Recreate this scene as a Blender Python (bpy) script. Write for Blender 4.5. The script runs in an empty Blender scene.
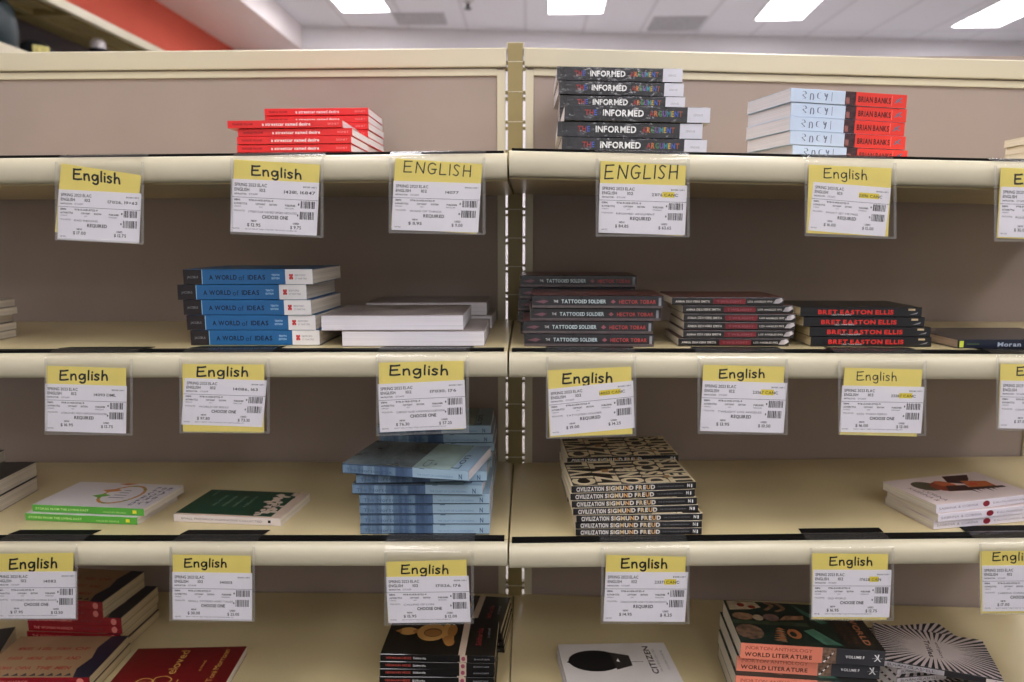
import bpy, math, random
from mathutils import Vector, Matrix

random.seed(7)
COL = bpy.context.scene.collection
SC = bpy.context.scene

# ------------------------------------------------------------------ camera
F, PITCH, YAW = 766.0, 0.1389, -0.02
CAM = Vector((0.0275, -1.2767, 1.467))
FW = Vector((math.sin(YAW) * math.cos(PITCH), math.cos(YAW) * math.cos(PITCH), -math.sin(PITCH)))
RT = Vector((math.cos(YAW), -math.sin(YAW), 0))
UP = RT.cross(FW)


def proj(p):
    d = Vector(p) - CAM
    z = d.dot(FW)
    return 512 + F * d.dot(RT) / z, 341 - F * d.dot(UP) / z


def ray(px, py):
    return FW + RT * ((px - 512) / F) + UP * ((341 - py) / F)


def at(px, py, Y):
    r = ray(px, py)
    return CAM + r * ((Y - CAM.y) / r.y)


def at_x(px, py, X):
    r = ray(px, py)
    return CAM + r * ((X - CAM.x) / r.x)


def at_z(px, py, Z):
    r = ray(px, py)
    return CAM + r * ((Z - CAM.z) / r.z)


cam = bpy.data.cameras.new('camera')
camo = bpy.data.objects.new('camera', cam)
COL.objects.link(camo)
camo.matrix_world = Matrix((
    (RT.x, UP.x, -FW.x, CAM.x), (RT.y, UP.y, -FW.y, CAM.y), (RT.z, UP.z, -FW.z, CAM.z), (0, 0, 0, 1)))
cam.sensor_width = 36
cam.lens = F / 1024 * 36
cam.clip_start = 0.05
cam.dof.use_dof = True
cam.dof.focus_distance = 1.33
cam.dof.aperture_fstop = 3.2
SC.camera = camo

# ------------------------------------------------------------------ materials
MATS = {}


def lin(c):
    return tuple(((v / 255) / 12.92 if v <= 10 else (((v / 255) + 0.055) / 1.055) ** 2.4) for v in c)


def mat(name, rgb, rough=0.5, spec=0.4, var=0.06, scale=25.0, metal=0.0, bump=0.0, bscale=60.0, coat=0.0, stretch=(1, 1, 1)):
    if name in MATS:
        return MATS[name]
    m = bpy.data.materials.new(name)
    m.use_nodes = True
    nt = m.node_tree
    b = nt.nodes['Principled BSDF']
    b.inputs['Roughness'].default_value = rough
    b.inputs['Specular IOR Level'].default_value = spec
    b.inputs['Metallic'].default_value = metal
    if coat:
        b.inputs['Coat Weight'].default_value = coat
        b.inputs['Coat Roughness'].default_value = 0.08
    c = lin(rgb)
    tc = nt.nodes.new('ShaderNodeTexCoord')
    mp = nt.nodes.new('ShaderNodeMapping')
    mp.inputs['Scale'].default_value = stretch
    nt.links.new(tc.outputs['Object'], mp.inputs['Vector'])
    n = nt.nodes.new('ShaderNodeTexNoise')
    n.inputs['Scale'].default_value = scale
    n.inputs['Detail'].default_value = 3
    nt.links.new(mp.outputs['Vector'], n.inputs['Vector'])
    r = nt.nodes.new('ShaderNodeValToRGB')
    r.color_ramp.elements[0].position = 0.3
    r.color_ramp.elements[1].position = 0.7
    r.color_ramp.elements[0].color = tuple(v * (1 - var) for v in c) + (1,)
    r.color_ramp.elements[1].color = tuple(min(1, v * (1 + var)) for v in c) + (1,)
    nt.links.new(n.outputs['Fac'], r.inputs['Fac'])
    nt.links.new(r.outputs['Color'], b.inputs['Base Color'])
    if bump:
        n2 = nt.nodes.new('ShaderNodeTexNoise')
        n2.inputs['Scale'].default_value = bscale
        nt.links.new(tc.outputs['Object'], n2.inputs['Vector'])
        bp = nt.nodes.new('ShaderNodeBump')
        bp.inputs['Strength'].default_value = bump
        bp.inputs['Distance'].default_value = 0.004
        nt.links.new(n2.outputs['Fac'], bp.inputs['Height'])
        nt.links.new(bp.outputs['Normal'], b.inputs['Normal'])
    MATS[name] = m
    return m


def ink(name, rgb, rough=0.45):
    return mat(name, rgb, rough, 0.4, 0.02, 10)


def emit(name, rgb, s):
    m = bpy.data.materials.new(name)
    m.use_nodes = True
    nt = m.node_tree
    nt.nodes.remove(nt.nodes['Principled BSDF'])
    e = nt.nodes.new('ShaderNodeEmission')
    e.inputs['Color'].default_value = lin(rgb) + (1,)
    e.inputs['Strength'].default_value = s
    nt.links.new(e.outputs[0], nt.nodes['Material Output'].inputs['Surface'])
    MATS[name] = m
    return m


def clear(name, diff, gloss_fac, tint=(1, 1, 1)):
    """thin clear plastic: mostly see-through, a little milky, glossy by Fresnel"""
    m = bpy.data.materials.new(name)
    m.use_nodes = True
    nt = m.node_tree
    nt.nodes.remove(nt.nodes['Principled BSDF'])
    t = nt.nodes.new('ShaderNodeBsdfTransparent')
    t.inputs['Color'].default_value = tint + (1,)
    d = nt.nodes.new('ShaderNodeBsdfDiffuse')
    d.inputs['Color'].default_value = (0.75, 0.74, 0.72, 1)
    mx = nt.nodes.new('ShaderNodeMixShader')
    mx.inputs[0].default_value = diff
    nt.links.new(t.outputs[0], mx.inputs[1])
    nt.links.new(d.outputs[0], mx.inputs[2])
    g = nt.nodes.new('ShaderNodeBsdfGlossy')
    g.inputs['Roughness'].default_value = 0.12
    tc = nt.nodes.new('ShaderNodeTexCoord')
    nz = nt.nodes.new('ShaderNodeTexNoise')
    nz.inputs['Scale'].default_value = 30
    bp = nt.nodes.new('ShaderNodeBump')
    bp.inputs['Strength'].default_value = 0.25
    bp.inputs['Distance'].default_value = 0.003
    nt.links.new(tc.outputs['Object'], nz.inputs['Vector'])
    nt.links.new(nz.outputs['Fac'], bp.inputs['Height'])
    nt.links.new(bp.outputs['Normal'], g.inputs['Normal'])
    fr = nt.nodes.new('ShaderNodeFresnel')
    fr.inputs['IOR'].default_value = 1.4
    mu = nt.nodes.new('ShaderNodeMath')
    mu.operation = 'MULTIPLY'
    mu.inputs[1].default_value = gloss_fac
    nt.links.new(fr.outputs[0], mu.inputs[0])
    mx2 = nt.nodes.new('ShaderNodeMixShader')
    nt.links.new(mu.outputs[0], mx2.inputs[0])
    nt.links.new(mx.outputs[0], mx2.inputs[1])
    nt.links.new(g.outputs[0], mx2.inputs[2])
    nt.links.new(mx2.outputs[0], nt.nodes['Material Output'].inputs['Surface'])
    MATS[name] = m
    return m


CREAM = mat('cream_enamel', (207, 199, 173), 0.3, 0.5, 0.02, 4)
DECK = mat('cream_deck_enamel', (209, 193, 149), 0.3, 0.5, 0.04, 5)
POST = mat('olive_cream_steel', (146, 131, 84), 0.4, 0.5, 0.05, 8)
PANEL = mat('taupe_panel', (161, 146, 137), 0.55, 0.3, 0.035, 6, bump=0.03, bscale=300)
BLACK = mat('black_rubber', (11, 10, 9), 0.7, 0.12, 0.1, 40)
YELLOW = mat('yellow_card', (250, 232, 132), 0.6, 0.2, 0.02, 30)
SLIP = mat('white_slip_paper', (249, 246, 252), 0.6, 0.2, 0.015, 40)
MARK = ink('black_marker', (14, 14, 16))
PRINT = ink('black_print', (26, 26, 32))
PRINTG = ink('grey_print', (78, 78, 90))
HILITE = mat('yellow_highlighter', (246, 226, 84), 0.6, 0.2, 0.02, 50)
SHEET = clear('clear_plastic_sheet', 0.0, 0.7)
RIM = clear('clear_plastic_seam', 0.09, 0.8)
FLAP = clear('clear_plastic_flap', 0.03, 1.0)
PAGES = mat('page_edges', (224, 215, 200), 0.85, 0.1, 0.16, 1.0, stretch=(3, 3, 900))
PAGEW = mat('white_page_edges', (216, 213, 218), 0.85, 0.1, 0.10, 1.0, stretch=(3, 3, 900))
PAGEY = mat('yellowed_page_edges', (205, 188, 150), 0.85, 0.1, 0.16, 1.0, stretch=(3, 3, 900))


# ------------------------------------------------------------------ mesh builder
class MB:
    def __init__(s):
        s.v, s.f, s.m, s.mats = [], [], [], []

    def mi(s, m):
        if m not in s.mats:
            s.mats.append(m)
        return s.mats.index(m)

    def add(s, vs, fs, m):
        k, i = len(s.v), s.mi(m)
        s.v += [tuple(v) for v in vs]
        for f in fs:
            s.f.append(tuple(k + j for j in f))
            s.m.append(i)

    def box(s, x0, x1, y0, y1, z0, z1, m):
        s.add([(x0, y0, z0), (x1, y0, z0), (x1, y1, z0), (x0, y1, z0), (x0, y0, z1), (x1, y0, z1), (x1, y1, z1), (x0, y1, z1)],
              [(0, 3, 2, 1), (4, 5, 6, 7), (0, 1, 5, 4), (1, 2, 6, 5), (2, 3, 7, 6), (3, 0, 4, 7)], m)

    def prism(s, prof, x0, x1, m):
        """profile of (y,z) points extruded along x"""
        n = len(prof)
        s.add([(x0, y, z) for y, z in prof] + [(x1, y, z) for y, z in prof],
              [(i, (i + 1) % n, n + (i + 1) % n, n + i) for i in range(n)] + [tuple(range(n - 1, -1, -1)), tuple(range(n, 2 * n))], m)

    def slab(s, quad, th, m):
        """quad of world points (tl,tr,br,bl) thickened backwards along +y"""
        q = [Vector(p) for p in quad]
        b = [p + Vector((0, th, 0)) for p in q]
        s.add(q + b, [(0, 3, 2, 1), (4, 5, 6, 7), (0, 1, 5, 4), (1, 2, 6, 5), (2, 3, 7, 6), (3, 0, 4, 7)], m)

    def lathe(s, prof, c, m, n=24):
        vs, fs = [], []
        for r, z in prof:
            for k in range(n):
                a = 2 * math.pi * k / n
                vs.append((c[0] + r * math.cos(a), c[1] + r * math.sin(a), c[2] + z))
        for i in range(len(prof) - 1):
            for k in range(n):
                fs.append((i * n + k, i * n + (k + 1) % n, (i + 1) * n + (k + 1) % n, (i + 1) * n + k))
        fs.append(tuple(range(n - 1, -1, -1)))
        fs.append(tuple((len(prof) - 1) * n + k for k in range(n)))
        s.add(vs, fs, m)

    def build(s, name, parent=None, loc=None, smooth=False):
        me = bpy.data.meshes.new(name)
        off = Vector(loc) if loc is not None else Vector((0, 0, 0))
        me.from_pydata([tuple(Vector(v) - off) for v in s.v], [], s.f)
        for m in s.mats:
            me.materials.append(m)
        me.polygons.foreach_set('material_index', s.m)
        if smooth:
            me.polygons.foreach_set('use_smooth', [True] * len(me.polygons))
        me.update()
        o = bpy.data.objects.new(name, me)
        COL.objects.link(o)
        if parent is not None:
            o.parent = parent
        if loc is not None and parent is None:
            o.location = off
        return o


def empty(name, loc=(0, 0, 0)):
    o = bpy.data.objects.new(name, None)
    o.empty_display_size = 0.02
    COL.objects.link(o)
    o.location = loc
    return o


def tag(o, label=None, cat=None, group=None, kind=None):
    if label:
        o['label'] = label
    if cat:
        o['category'] = cat
    if group:
        o['group'] = group
    if kind:
        o['kind'] = kind
    return o


# ------------------------------------------------------------------ lettering
GL = {}


def glyph(ch, bold):
    k = (ch, bold)
    if k in GL:
        return GL[k]
    cu = bpy.data.curves.new('glyph', 'FONT')
    cu.body = ch
    cu.size = 1.0
    cu.resolution_u = 3
    cu.fill_mode = 'FRONT'
    cu.offset = (0.0, 0.028, 0.045, 0.052, 0.013)[bold]
    o = bpy.data.objects.new('glyph', cu)
    COL.objects.link(o)
    dg = bpy.context.evaluated_depsgraph_get()
    dg.update()
    me = bpy.data.meshes.new_from_object(o.evaluated_get(dg))
    vs = [(v.co.x, v.co.y) for v in me.vertices]
    fs = [tuple(p.vertices) for p in me.polygons]
    bpy.data.objects.remove(o)
    bpy.data.curves.remove(cu)
    bpy.data.meshes.remove(me)
    x0 = min((v[0] for v in vs), default=0)
    x1 = max((v[0] for v in vs), default=0.3)
    GL[k] = ([(x - x0, y) for x, y in vs], fs, x1 - x0)
    return GL[k]


def layout(text, bold=0):
    """(list of (verts, faces, char index), width); cap height is about 0.73"""
    pen, out = 0.0, []
    for i, ch in enumerate(text):
        if ch == ' ':
            pen += 0.28
            continue
        vs, fs, w = glyph(ch, bold)
        out.append(([(x + pen, y) for x, y in vs], fs, i))
        pen += w + 0.09
    return out, max(pen - 0.09, 0.01)


CAP = 0.73


def put_text(mb, text, fn, x0, x1, y, h, m, bold=0, mats=None, shear=0.0):
    """fn maps flat (x,y) to a 3D point; the text fills x0..x1 (or keeps its shape when x1 is None), cap height h, baseline y"""
    gl, w = layout(text, bold)
    sy = h / CAP
    sx = sy if x1 is None else (x1 - x0) / w
    for vs, fs, i in gl:
        mm = mats[i % len(mats)] if mats else m
        mb.add([fn(x0 + (vx + shear * vy) * sx, y + vy * sy) for vx, vy in vs], fs, mm)


def smooth_line(pts, n=5):
    if len(pts) < 3:
        return pts
    out = []
    P = [pts[0]] + list(pts) + [pts[-1]]
    for i in range(1, len(P) - 2):
        p0, p1, p2, p3 = P[i - 1:i + 3]
        for k in range(n):
            t = k / n
            out.append(tuple(0.5 * (2 * p1[j] + (p2[j] - p0[j]) * t + (2 * p0[j] - 5 * p1[j] + 4 * p2[j] - p3[j]) * t * t
                                    + (3 * p1[j] - p0[j] - 3 * p2[j] + p3[j]) * t ** 3) for j in range(2)))
    out.append(pts[-1])
    return out


def ribbon(mb, pts, w, fn, m):
    pts = smooth_line(pts)
    L, R = [], []
    n = len(pts)
    for i in range(n):
        a, b = pts[max(0, i - 1)], pts[min(n - 1, i + 1)]
        dx, dy = b[0] - a[0], b[1] - a[1]
        d = math.hypot(dx, dy) or 1
        ex = 0.0
        if i == 0:
            ex = -w * 0.35
        if i == n - 1:
            ex = w * 0.35
        cx, cy = pts[i][0] + dx / d * ex, pts[i][1] + dy / d * ex
        L.append((cx - dy / d * w / 2, cy + dx / d * w / 2))
        R.append((cx + dy / d * w / 2, cy - dx / d * w / 2))
    mb.add([fn(*p) for p in L + R], [(i, n + i, n + i + 1, i + 1) for i in range(n - 1)], m)


SCRIPT = [[(.10, .97), (.06, .5), (.05, 0)], [(.06, .97), (.3, .96), (.58, 1.02)], [(.07, .5), (.46, .54)], [(.05, .0), (.3, -.01), (.6, .05)],
          [(.80, .6), (.79, .3), (.80, 0)], [(.80, .36), (.92, .58), (1.06, .58), (1.11, .38), (1.13, 0)],
          [(1.72, .52), (1.52, .62), (1.36, .42), (1.40, .14), (1.58, .1), (1.72, .4)], [(1.74, .6), (1.75, .05), (1.71, -.22), (1.56, -.31), (1.40, -.20)],
          [(2.00, 1.02), (1.98, .5), (1.98, .02)], [(2.22, .58), (2.22, .02)], [(2.23, .86), (2.25, .82)],
          [(2.70, .54), (2.54, .63), (2.43, .49), (2.56, .33), (2.68, .17), (2.56, .01), (2.40, .07)],
          [(2.94, 1.02), (2.92, .5), (2.91, 0)], [(2.92, .32), (3.03, .55), (3.17, .55), (3.23, .35), (3.25, 0)]]
CAPS = [[(.12, 1), (.04, 0)], [(.1, 1), (.55, 1.03)], [(.08, .52), (.45, .55)], [(.04, 0), (.5, .03)],
        [(.76, 0), (.86, 1.0)], [(.86, 1), (1.22, .02)], [(1.22, .02), (1.33, 1.0)],
        [(1.98, .86), (1.8, 1.0), (1.58, .8), (1.52, .35), (1.66, .02), (1.9, .12), (1.93, .42)], [(1.74, .43), (2.02, .44)],
        [(2.28, 1), (2.2, 0)], [(2.2, 0), (2.58, .03)], [(2.86, 1), (2.8, 0)],
        [(3.42, .88), (3.24, 1.0), (3.1, .8), (3.22, .52), (3.34, .28), (3.22, .02), (3.02, .1)],
        [(3.7, 1), (3.62, 0)], [(4.1, 1.02), (4.04, 0)], [(3.66, .5), (4.07, .52)]]

# ------------------------------------------------------------------ shelving
BACK = 0.476
X0 = -0.004
SH = {}


def shelf_line(side, row, seam_px, seam_py, out_px, out_py):
    a, b = at(seam_px, seam_py, 0), at(out_px, out_py, 0)
    sl = (b.z - a.z) / (b.x - a.x)
    SH[side, row] = (a.z - sl * (a.x - X0), sl)


shelf_line('L', 1, 508, 152.0, 0, 157.0)
shelf_line('L', 2, 508, 350.5, 0, 352.0)
shelf_line('L', 3, 508, 540.5, 0, 540.3)
shelf_line('R', 1, 515, 149.6, 1024, 160.6)
shelf_line('R', 2, 515, 350.8, 1024, 353.0)
shelf_line('R', 3, 515, 542.3, 1024, 536.8)
SH['L', 4] = (SH['L', 3][0] - 0.330, 0.004)
SH['R', 4] = (SH['R', 3][0] - 0.326, -0.022)


def deck_z(side, row, X):
    z, s = SH[side, row]
    return z + s * (X - X0)


def on_deck(side, row, px, py, h=0.0):
    """point where the pixel's ray meets the plane h above a shelf deck"""
    z, s = SH[side, row]
    r = ray(px, py)
    t = (z + h + s * (CAM.x - X0) - CAM.z) / (r.z - s * r.x)
    return CAM + r * t


LIP = [(0.014, 0), (0.007, 0), (0.003, -0.0006), (-0.0005, -0.0022), (-0.0036, -0.005), (-0.0060, -0.009), (-0.0075, -0.014), (-0.0080, -0.020),
       (-0.0077, -0.026), (-0.0068, -0.032), (-0.0054, -0.038), (-0.0036, -0.0425), (-0.0010, -0.0455), (0.003, -0.0465), (0.014, -0.0465)]
LIP = [(y - 0.008, z * 0.90 - 0.002) for y, z in LIP]


def make_bay(side):
    sg = -1 if side == 'L' else 1
    bay = empty('shelving_bay', (X0 + sg * 0.609, BACK, 0))
    off = bay.location.copy()

    def B(mb, name, parent=bay, **k):
        return mb.build(name, parent, loc=off, **k)
    xin, xout = (sg * 0.024, sg * (1.195 if sg > 0 else 1.275))
    x0, x1 = min(xin, xout), max(xin, xout)
    # top line follows the slight lean of the bay
    if side == 'L':
        pa, pb = at(505, 47.5, BACK - 0.012), at(0, 52, BACK - 0.012)
    else:
        pa, pb = at(530, 47.3, BACK - 0.012), at(1024, 60, BACK - 0.012)
    sl = (pb.z - pa.z) / (pb.x - pa.x)

    def lean(vs):
        return [(x, y, z + sl * (x - pa.x)) for x, y, z in vs]
    zt = pa.z
    m = MB()
    m.box(x0 + .002, x1 - .002, BACK, BACK + 0.012, 0.08, zt - 0.02, PANEL)
    B(m, 'back_panel')
    m = MB()
    prof = [(BACK - .012, zt - .040), (BACK - .013, zt - .037), (BACK - .013, zt - .003), (BACK - .010, zt), (BACK + .03, zt), (BACK + .03, zt - .040)]
    m.prism(prof, x0 - .004 if sg > 0 else x0, x1 if sg > 0 else x1 + .004, CREAM)
    m.v = lean(m.v)
    B(m, 'top_rail')
    m = MB()
    f0 = min(sg * .0222, sg * .040)
    m.box(f0, f0 + .0178, BACK - .006, BACK + .012, .1, zt - .046, CREAM)
    f0 = min(sg * 1.178, sg * 1.195) if sg > 0 else -1.275
    m.box(f0, f0 + .0165, BACK - .006, BACK + .012, .1, zt - .046, CREAM)
    k = len(m.v)
    m.box(x0 + .0165, x1 - .0165, BACK - .0055, BACK + .012, zt - .057, zt - .043, CREAM)
    m.v[k:] = lean(m.v[k:])
    B(m, 'panel_frame')
    for row in (1, 2, 3, 4):
        z0, s = SH[side, row]
        a0, a1 = (X0 - 1.290, X0 - .0016) if side == 'L' else (X0 + .0016, X0 + 1.2155)

        def shear(vs):
            return [(x, y, z + z0 + s * (x - X0)) for x, y, z in vs]
        m = MB()
        m.box(a0, a1, 0.0065, BACK - 0.0065, -0.0465, 0, DECK)
        m.v = shear(m.v)
        shf = B(m, 'shelf')
        m = MB()
        m.prism(LIP, a0, a1, CREAM)
        m.v = shear(m.v)
        lp = B(m, 'front_lip', shf, smooth=True)
        lp.data.set_sharp_from_angle(angle=0.7)
        m = MB()
        m.box(a0 + .004, a1 - .006, 0.0005, 0.019, -.002, 0.0024, BLACK)
        m.v = shear(m.v)
        B(m, 'edge_strip', shf)
    m = MB()
    m.box(x0, x1, 0.0, BACK - .0065, 0.10, 0.28, CREAM)
    B(m, 'base_deck')
    m = MB()
    m.box(x0, x1, 0.03, 0.05, 0.0, 0.0995, BLACK)
    B(m, 'kick_plate')
    return bay


bayL = make_bay('L')
bayL.name = 'shelving_bay'
tag(bayL, 'cream shelving bay with taupe panel left of the upright post, holding the blue textbooks', 'shelving', 'gondola bays')
bayR = make_bay('R')
tag(bayR, 'cream shelving bay with taupe panel right of the upright post, holding the lettered paperbacks', 'shelving', 'gondola bays')

# the upright between the bays
zt = at(516, 42.5, BACK - .02).z
up = empty('shelving_upright', (0, BACK, 0))
m = MB()
m.box(-.0165, .0165, BACK - .016, BACK + .05, 0, zt, POST)
m.box(-.0185, .0185, BACK - .0155, BACK + .0505, zt - .012, zt + .002, CREAM)
m.build('post', up, loc=(0, BACK, 0))
m = MB()
z = 0.3
while z < zt - .03:
    for sx in (-1, 1):
        for dz in (0, 0.0135):
            xa = min(sx * .0166, sx * .0245)
            m.box(xa, xa + .0079, BACK - .004, BACK + .012, z + dz, z + dz + .0055, POST)
    m.box(-.0166, .0166, BACK - .0172, BACK - .0159, z + .014, z + .0155, CREAM)
    z += 0.0635
tag(m.build('slot_tab_strip', up, loc=(0, BACK, 0)), 'olive slot tabs on both edges of the post')
tag(up, 'olive-cream slotted upright post standing between the two shelving bays', 'upright')


# ------------------------------------------------------------------ books
class Book:
    """one kind of paperback; x along the spine, y away from it, z up; origin at the middle of the spine's foot"""

    def __init__(s, name, L, W, T, cover, spine=None, pages=PAGES, fore=False):
        s.name, s.L, s.W, s.T, s.fore = name, L, W, T, fore
        s.cv, s.pg, s.lay = MB(), MB(), 0
        c = 0.0007
        sp = spine or cover
        y0, y1 = (0.0, W)
        prof = [(W, 0), (.0008, 0), (0, .0008), (0, T - .0008), (.0008, T), (W, T), (W, T - c), (c * 1.6, T - c), (c * 1.6, c), (W, c)]
        if fore:
            prof = [(W - y, z) for y, z in reversed(prof)]
        n = len(prof)
        i0 = len(s.cv.v)
        hl = L / 2
        vs = [(-hl, y, z) for y, z in prof] + [(hl, y, z) for y, z in prof]
        side = [(i, (i + 1) % n, n + (i + 1) % n, n + i) for i in range(n)]
        if fore:
            s.cv.add(vs, side, cover)
        else:
            s.cv.add(vs, side[:1] + side[4:], cover)
            s.cv.add(vs, side[1:4], sp)
        # end rims of the bent cover, as three strips each
        for e in (0, n):
            if fore:
                q = [(0, 1, 8, 9), (1, 2, 7, 8)]
                q = [(9, 8, 1, 0), (4, 5, 6, 7), (4, 7, 8, 5)]
                idx = [(n - 1 - a) for a in range(n)]
                q = [(idx[0], idx[1], idx[8], idx[9]), (idx[4], idx[5], idx[6], idx[7]), (idx[1], idx[2], idx[3], idx[4], idx[7], idx[8])]
            else:
                q = [(0, 1, 8, 9), (4, 5, 6, 7), (1, 2, 3, 4, 7, 8)]
            s.cv.add([vs[e + j] for j in range(n)], q, cover)
        pm = pages
        if fore:
            s.pg.box(-hl + .0005, hl - .0005, .0008, W - c * 1.8, c, T - c, pm)
        else:
            s.pg.box(-hl + .0005, hl - .0005, c * 1.7, W - .0008, c, T - c, pm)

    def _off(s):
        s.lay += 1
        return 0.00006 + 0.000012 * s.lay

    # spine face: u 0..1 along, v 0..1 up
    def spf(s):
        e = s._off()
        return lambda u, v: ((u - .5) * s.L, -e, v * s.T)

    def spr(s, u0, u1, v0, v1, m):
        f = s.spf()
        s.cv.add([f(u0, v0), f(u1, v0), f(u1, v1), f(u0, v1)], [(0, 1, 2, 3)], m)
        return s

    def spp(s, pts, m):
        f = s.spf()
        s.cv.add([f(*p) for p in pts], [tuple(range(len(pts)))], m)
        return s

    def spt(s, text, u0, u1, vc, h, m, bold=0, mats=None, flip=False):
        f = s.spf()
        if flip:
            g = lambda u, v: f(u0 + u1 - u, 2 * vc - v)
        else:
            g = f
        put_text(s.cv, text, g, u0, u1, vc - h / 2, h, m, bold, mats)
        return s

    # top face: u along the spine, v from spine/front (0) to back (1)
    def tpf(s):
        e = s._off()
        return lambda u, v: ((u - .5) * s.L, v * s.W, s.T + e)

    def tpr(s, u0, u1, v0, v1, m):
        f = s.tpf()
        s.cv.add([f(u0, v0), f(u1, v0), f(u1, v1), f(u0, v1)], [(0, 1, 2, 3)], m)
        return s

    def tpp(s, pts, m):
        f = s.tpf()
        s.cv.add([f(*p) for p in pts], [tuple(range(len(pts)))], m)
        return s

    def ell(s, cu, cv, ru, rv, m, n=20, rot=0.0):
        pts = []
        for k in range(n):
            a = 2 * math.pi * k / n
            x, y = ru * s.L * math.cos(a), rv * s.W * math.sin(a)
            pts.append((cu + (x * math.cos(rot) - y * math.sin(rot)) / s.L, cv + (x * math.sin(rot) + y * math.cos(rot)) / s.W))
        return s.tpp(pts, m)

    def tpt(s, text, u, v0, v1, h, m, bold=0, turn=1):
        """cover text running along v (as on a cover lying sideways): turn=1 reads from the spine side to the back"""
        f = s.tpf()
        if turn == 1:      # letters' tops point to -u
            g = lambda a, b: f(u - b, a)
            put_text(s.cv, text, g, v0, v1, -h / 2, h, m, bold)
        else:              # reads back to front, tops to +u
            g = lambda a, b: f(u + b, -a)
            put_text(s.cv, text, g, -v1, -v0, -h / 2, h, m, bold)
        return s

    def tph(s, text, u0, u1, v, h, m, bold=0):
        f = s.tpf()
        put_text(s.cv, text, f, u0, u1, v - h / 2, h, m, bold)
        return s

    def spawn(s):
        if not hasattr(s, 'proto'):
            r = empty(s.name)
            s.cv.build('cover', r)
            s.pg.build('page_block', r)
            s.proto = r
            return r
        r = s.proto.copy()
        COL.objects.link(r)
        for ch in s.proto.children:
            c = ch.copy()
            COL.objects.link(c)
            c.parent = r
        for k in list(r.keys()):
            del r[k]
        return r


ORD = ['topmost', 'second from top', 'third from top', 'fourth from top', 'fifth from top', 'sixth from top', 'seventh from top', 'eighth from top']
GAP = 0.0008


def set_pose(o, side, row, x, y, z, rot):
    sl = SH[side, row][1]
    o.matrix_basis = Matrix.Translation((x, y, z)) @ Matrix.Rotation(-math.atan(sl), 4, 'Y') @ Matrix.Rotation(rot, 4, 'Z')


def solve_x(px, Y, z):
    x = at(px, 300, Y).x
    for _ in range(5):
        e = proj((x, Y, z))[0] - px
        x -= e * 0.0017
    return x


def stack_n(side, row, Y, cx, top_py, t0):
    p = at(cx, top_py, Y)
    h = p.z - deck_z(side, row, p.x)
    n = max(1, round(h / t0))
    return n, h / n - GAP


LOG = []


def pile(maker, side, row, Y, vis, top_py, t0, desc, where, group, n=None):
    """vis: from the top: (spine centre px, dY, rot degrees). Hidden books below repeat the last one."""
    nn, T = stack_n(side, row, Y, vis[0][0], top_py, t0)
    if n:
        T = (T + GAP) * nn / n - GAP
        nn = n
    LOG.append((where, nn, round(T, 4)))
    bk = maker(T)
    for k in range(nn):                     # k = 0 bottom
        j = nn - 1 - k
        cx, dy, rot = vis[min(j, len(vis) - 1)]
        if j >= len(vis):
            cx += random.uniform(-2, 2)
        y = Y + dy
        p = at(cx, top_py, Y)
        zz = deck_z(side, row, p.x) + k * (T + GAP) + GAP
        x = solve_x(cx, y, zz + T / 2)
        zz = deck_z(side, row, x) + k * (T + GAP) + GAP + 0.0002
        o = bk.spawn()
        set_pose(o, side, row, x, y, zz, math.radians(rot))
        pos = 'the only one' if nn == 1 else ORD[j] if j < nn - 1 else 'bottom'
        tag(o, f'{desc}, {pos} {where}', 'book', group)
    return bk, nn, T


def place2(maker, side, row, a, b, h, T, L=None, back=False, W=None):
    """one book with its top at height h above the deck: a, b = pixels of the left and right ends of its top spine edge (or of its back edge)"""
    A, B = on_deck(side, row, *a, h), on_deck(side, row, *b, h)
    d = B - A
    rot = math.atan2(d.y, d.x)
    LL = L or math.hypot(d.x, d.y)
    u = Vector((math.cos(rot), math.sin(rot), 0))
    c = A + u * LL / 2
    bk = maker if isinstance(maker, Book) else maker(T, LL)
    if back:
        c -= Vector((-u.y, u.x, 0)) * bk.W
    o = bk.spawn()
    set_pose(o, side, row, c.x, c.y, deck_z(side, row, c.x) + h - T, rot)
    LOG.append((bk.name, 'L', round(LL, 3), 'Y', round(c.y, 3), 'rot', round(math.degrees(rot), 1)))
    return o, bk


W_ = ink('ink_white', (232, 232, 230))
K_ = ink('ink_black', (22, 22, 24))
R_ = ink('ink_red', (196, 34, 38))
G_ = ink('ink_grey', (140, 140, 145))

RED = mat('red_cover', (214, 42, 44), 0.3, 0.5, 0.05, 20)


def streetcar(T):
    b = Book('red_paperback', .203, .150, T, RED, pages=PAGEW)
    b.spt('TENNESSEE WILLIAMS', .04, .22, .5, .26, ink('ink_dark_red', (120, 14, 18)), 1)
    b.spt('a streetcar named desire', .30, .72, .5, .42, W_, 1)
    b.spt('SIGNET', .87, .97, .5, .25, ink('ink_pink', (240, 150, 150)))
    return b


pile(streetcar, 'L', 1, .105, [(285, 0, 1), (295, .004, 0), (294, .0, 0), (294, .002, 0)], 120.3, .0146,
     'red paperback', 'in the front red pile on the top shelf', 'red paperbacks on the top shelf')
pile(streetcar, 'L', 1, .255, [(316.3, 0, 0), (316.6, .002, 0), (317, 0, -1)], 108.2, .0140,
     'red paperback', 'in the back red pile on the top shelf', 'red paperbacks on the top shelf')

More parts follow.
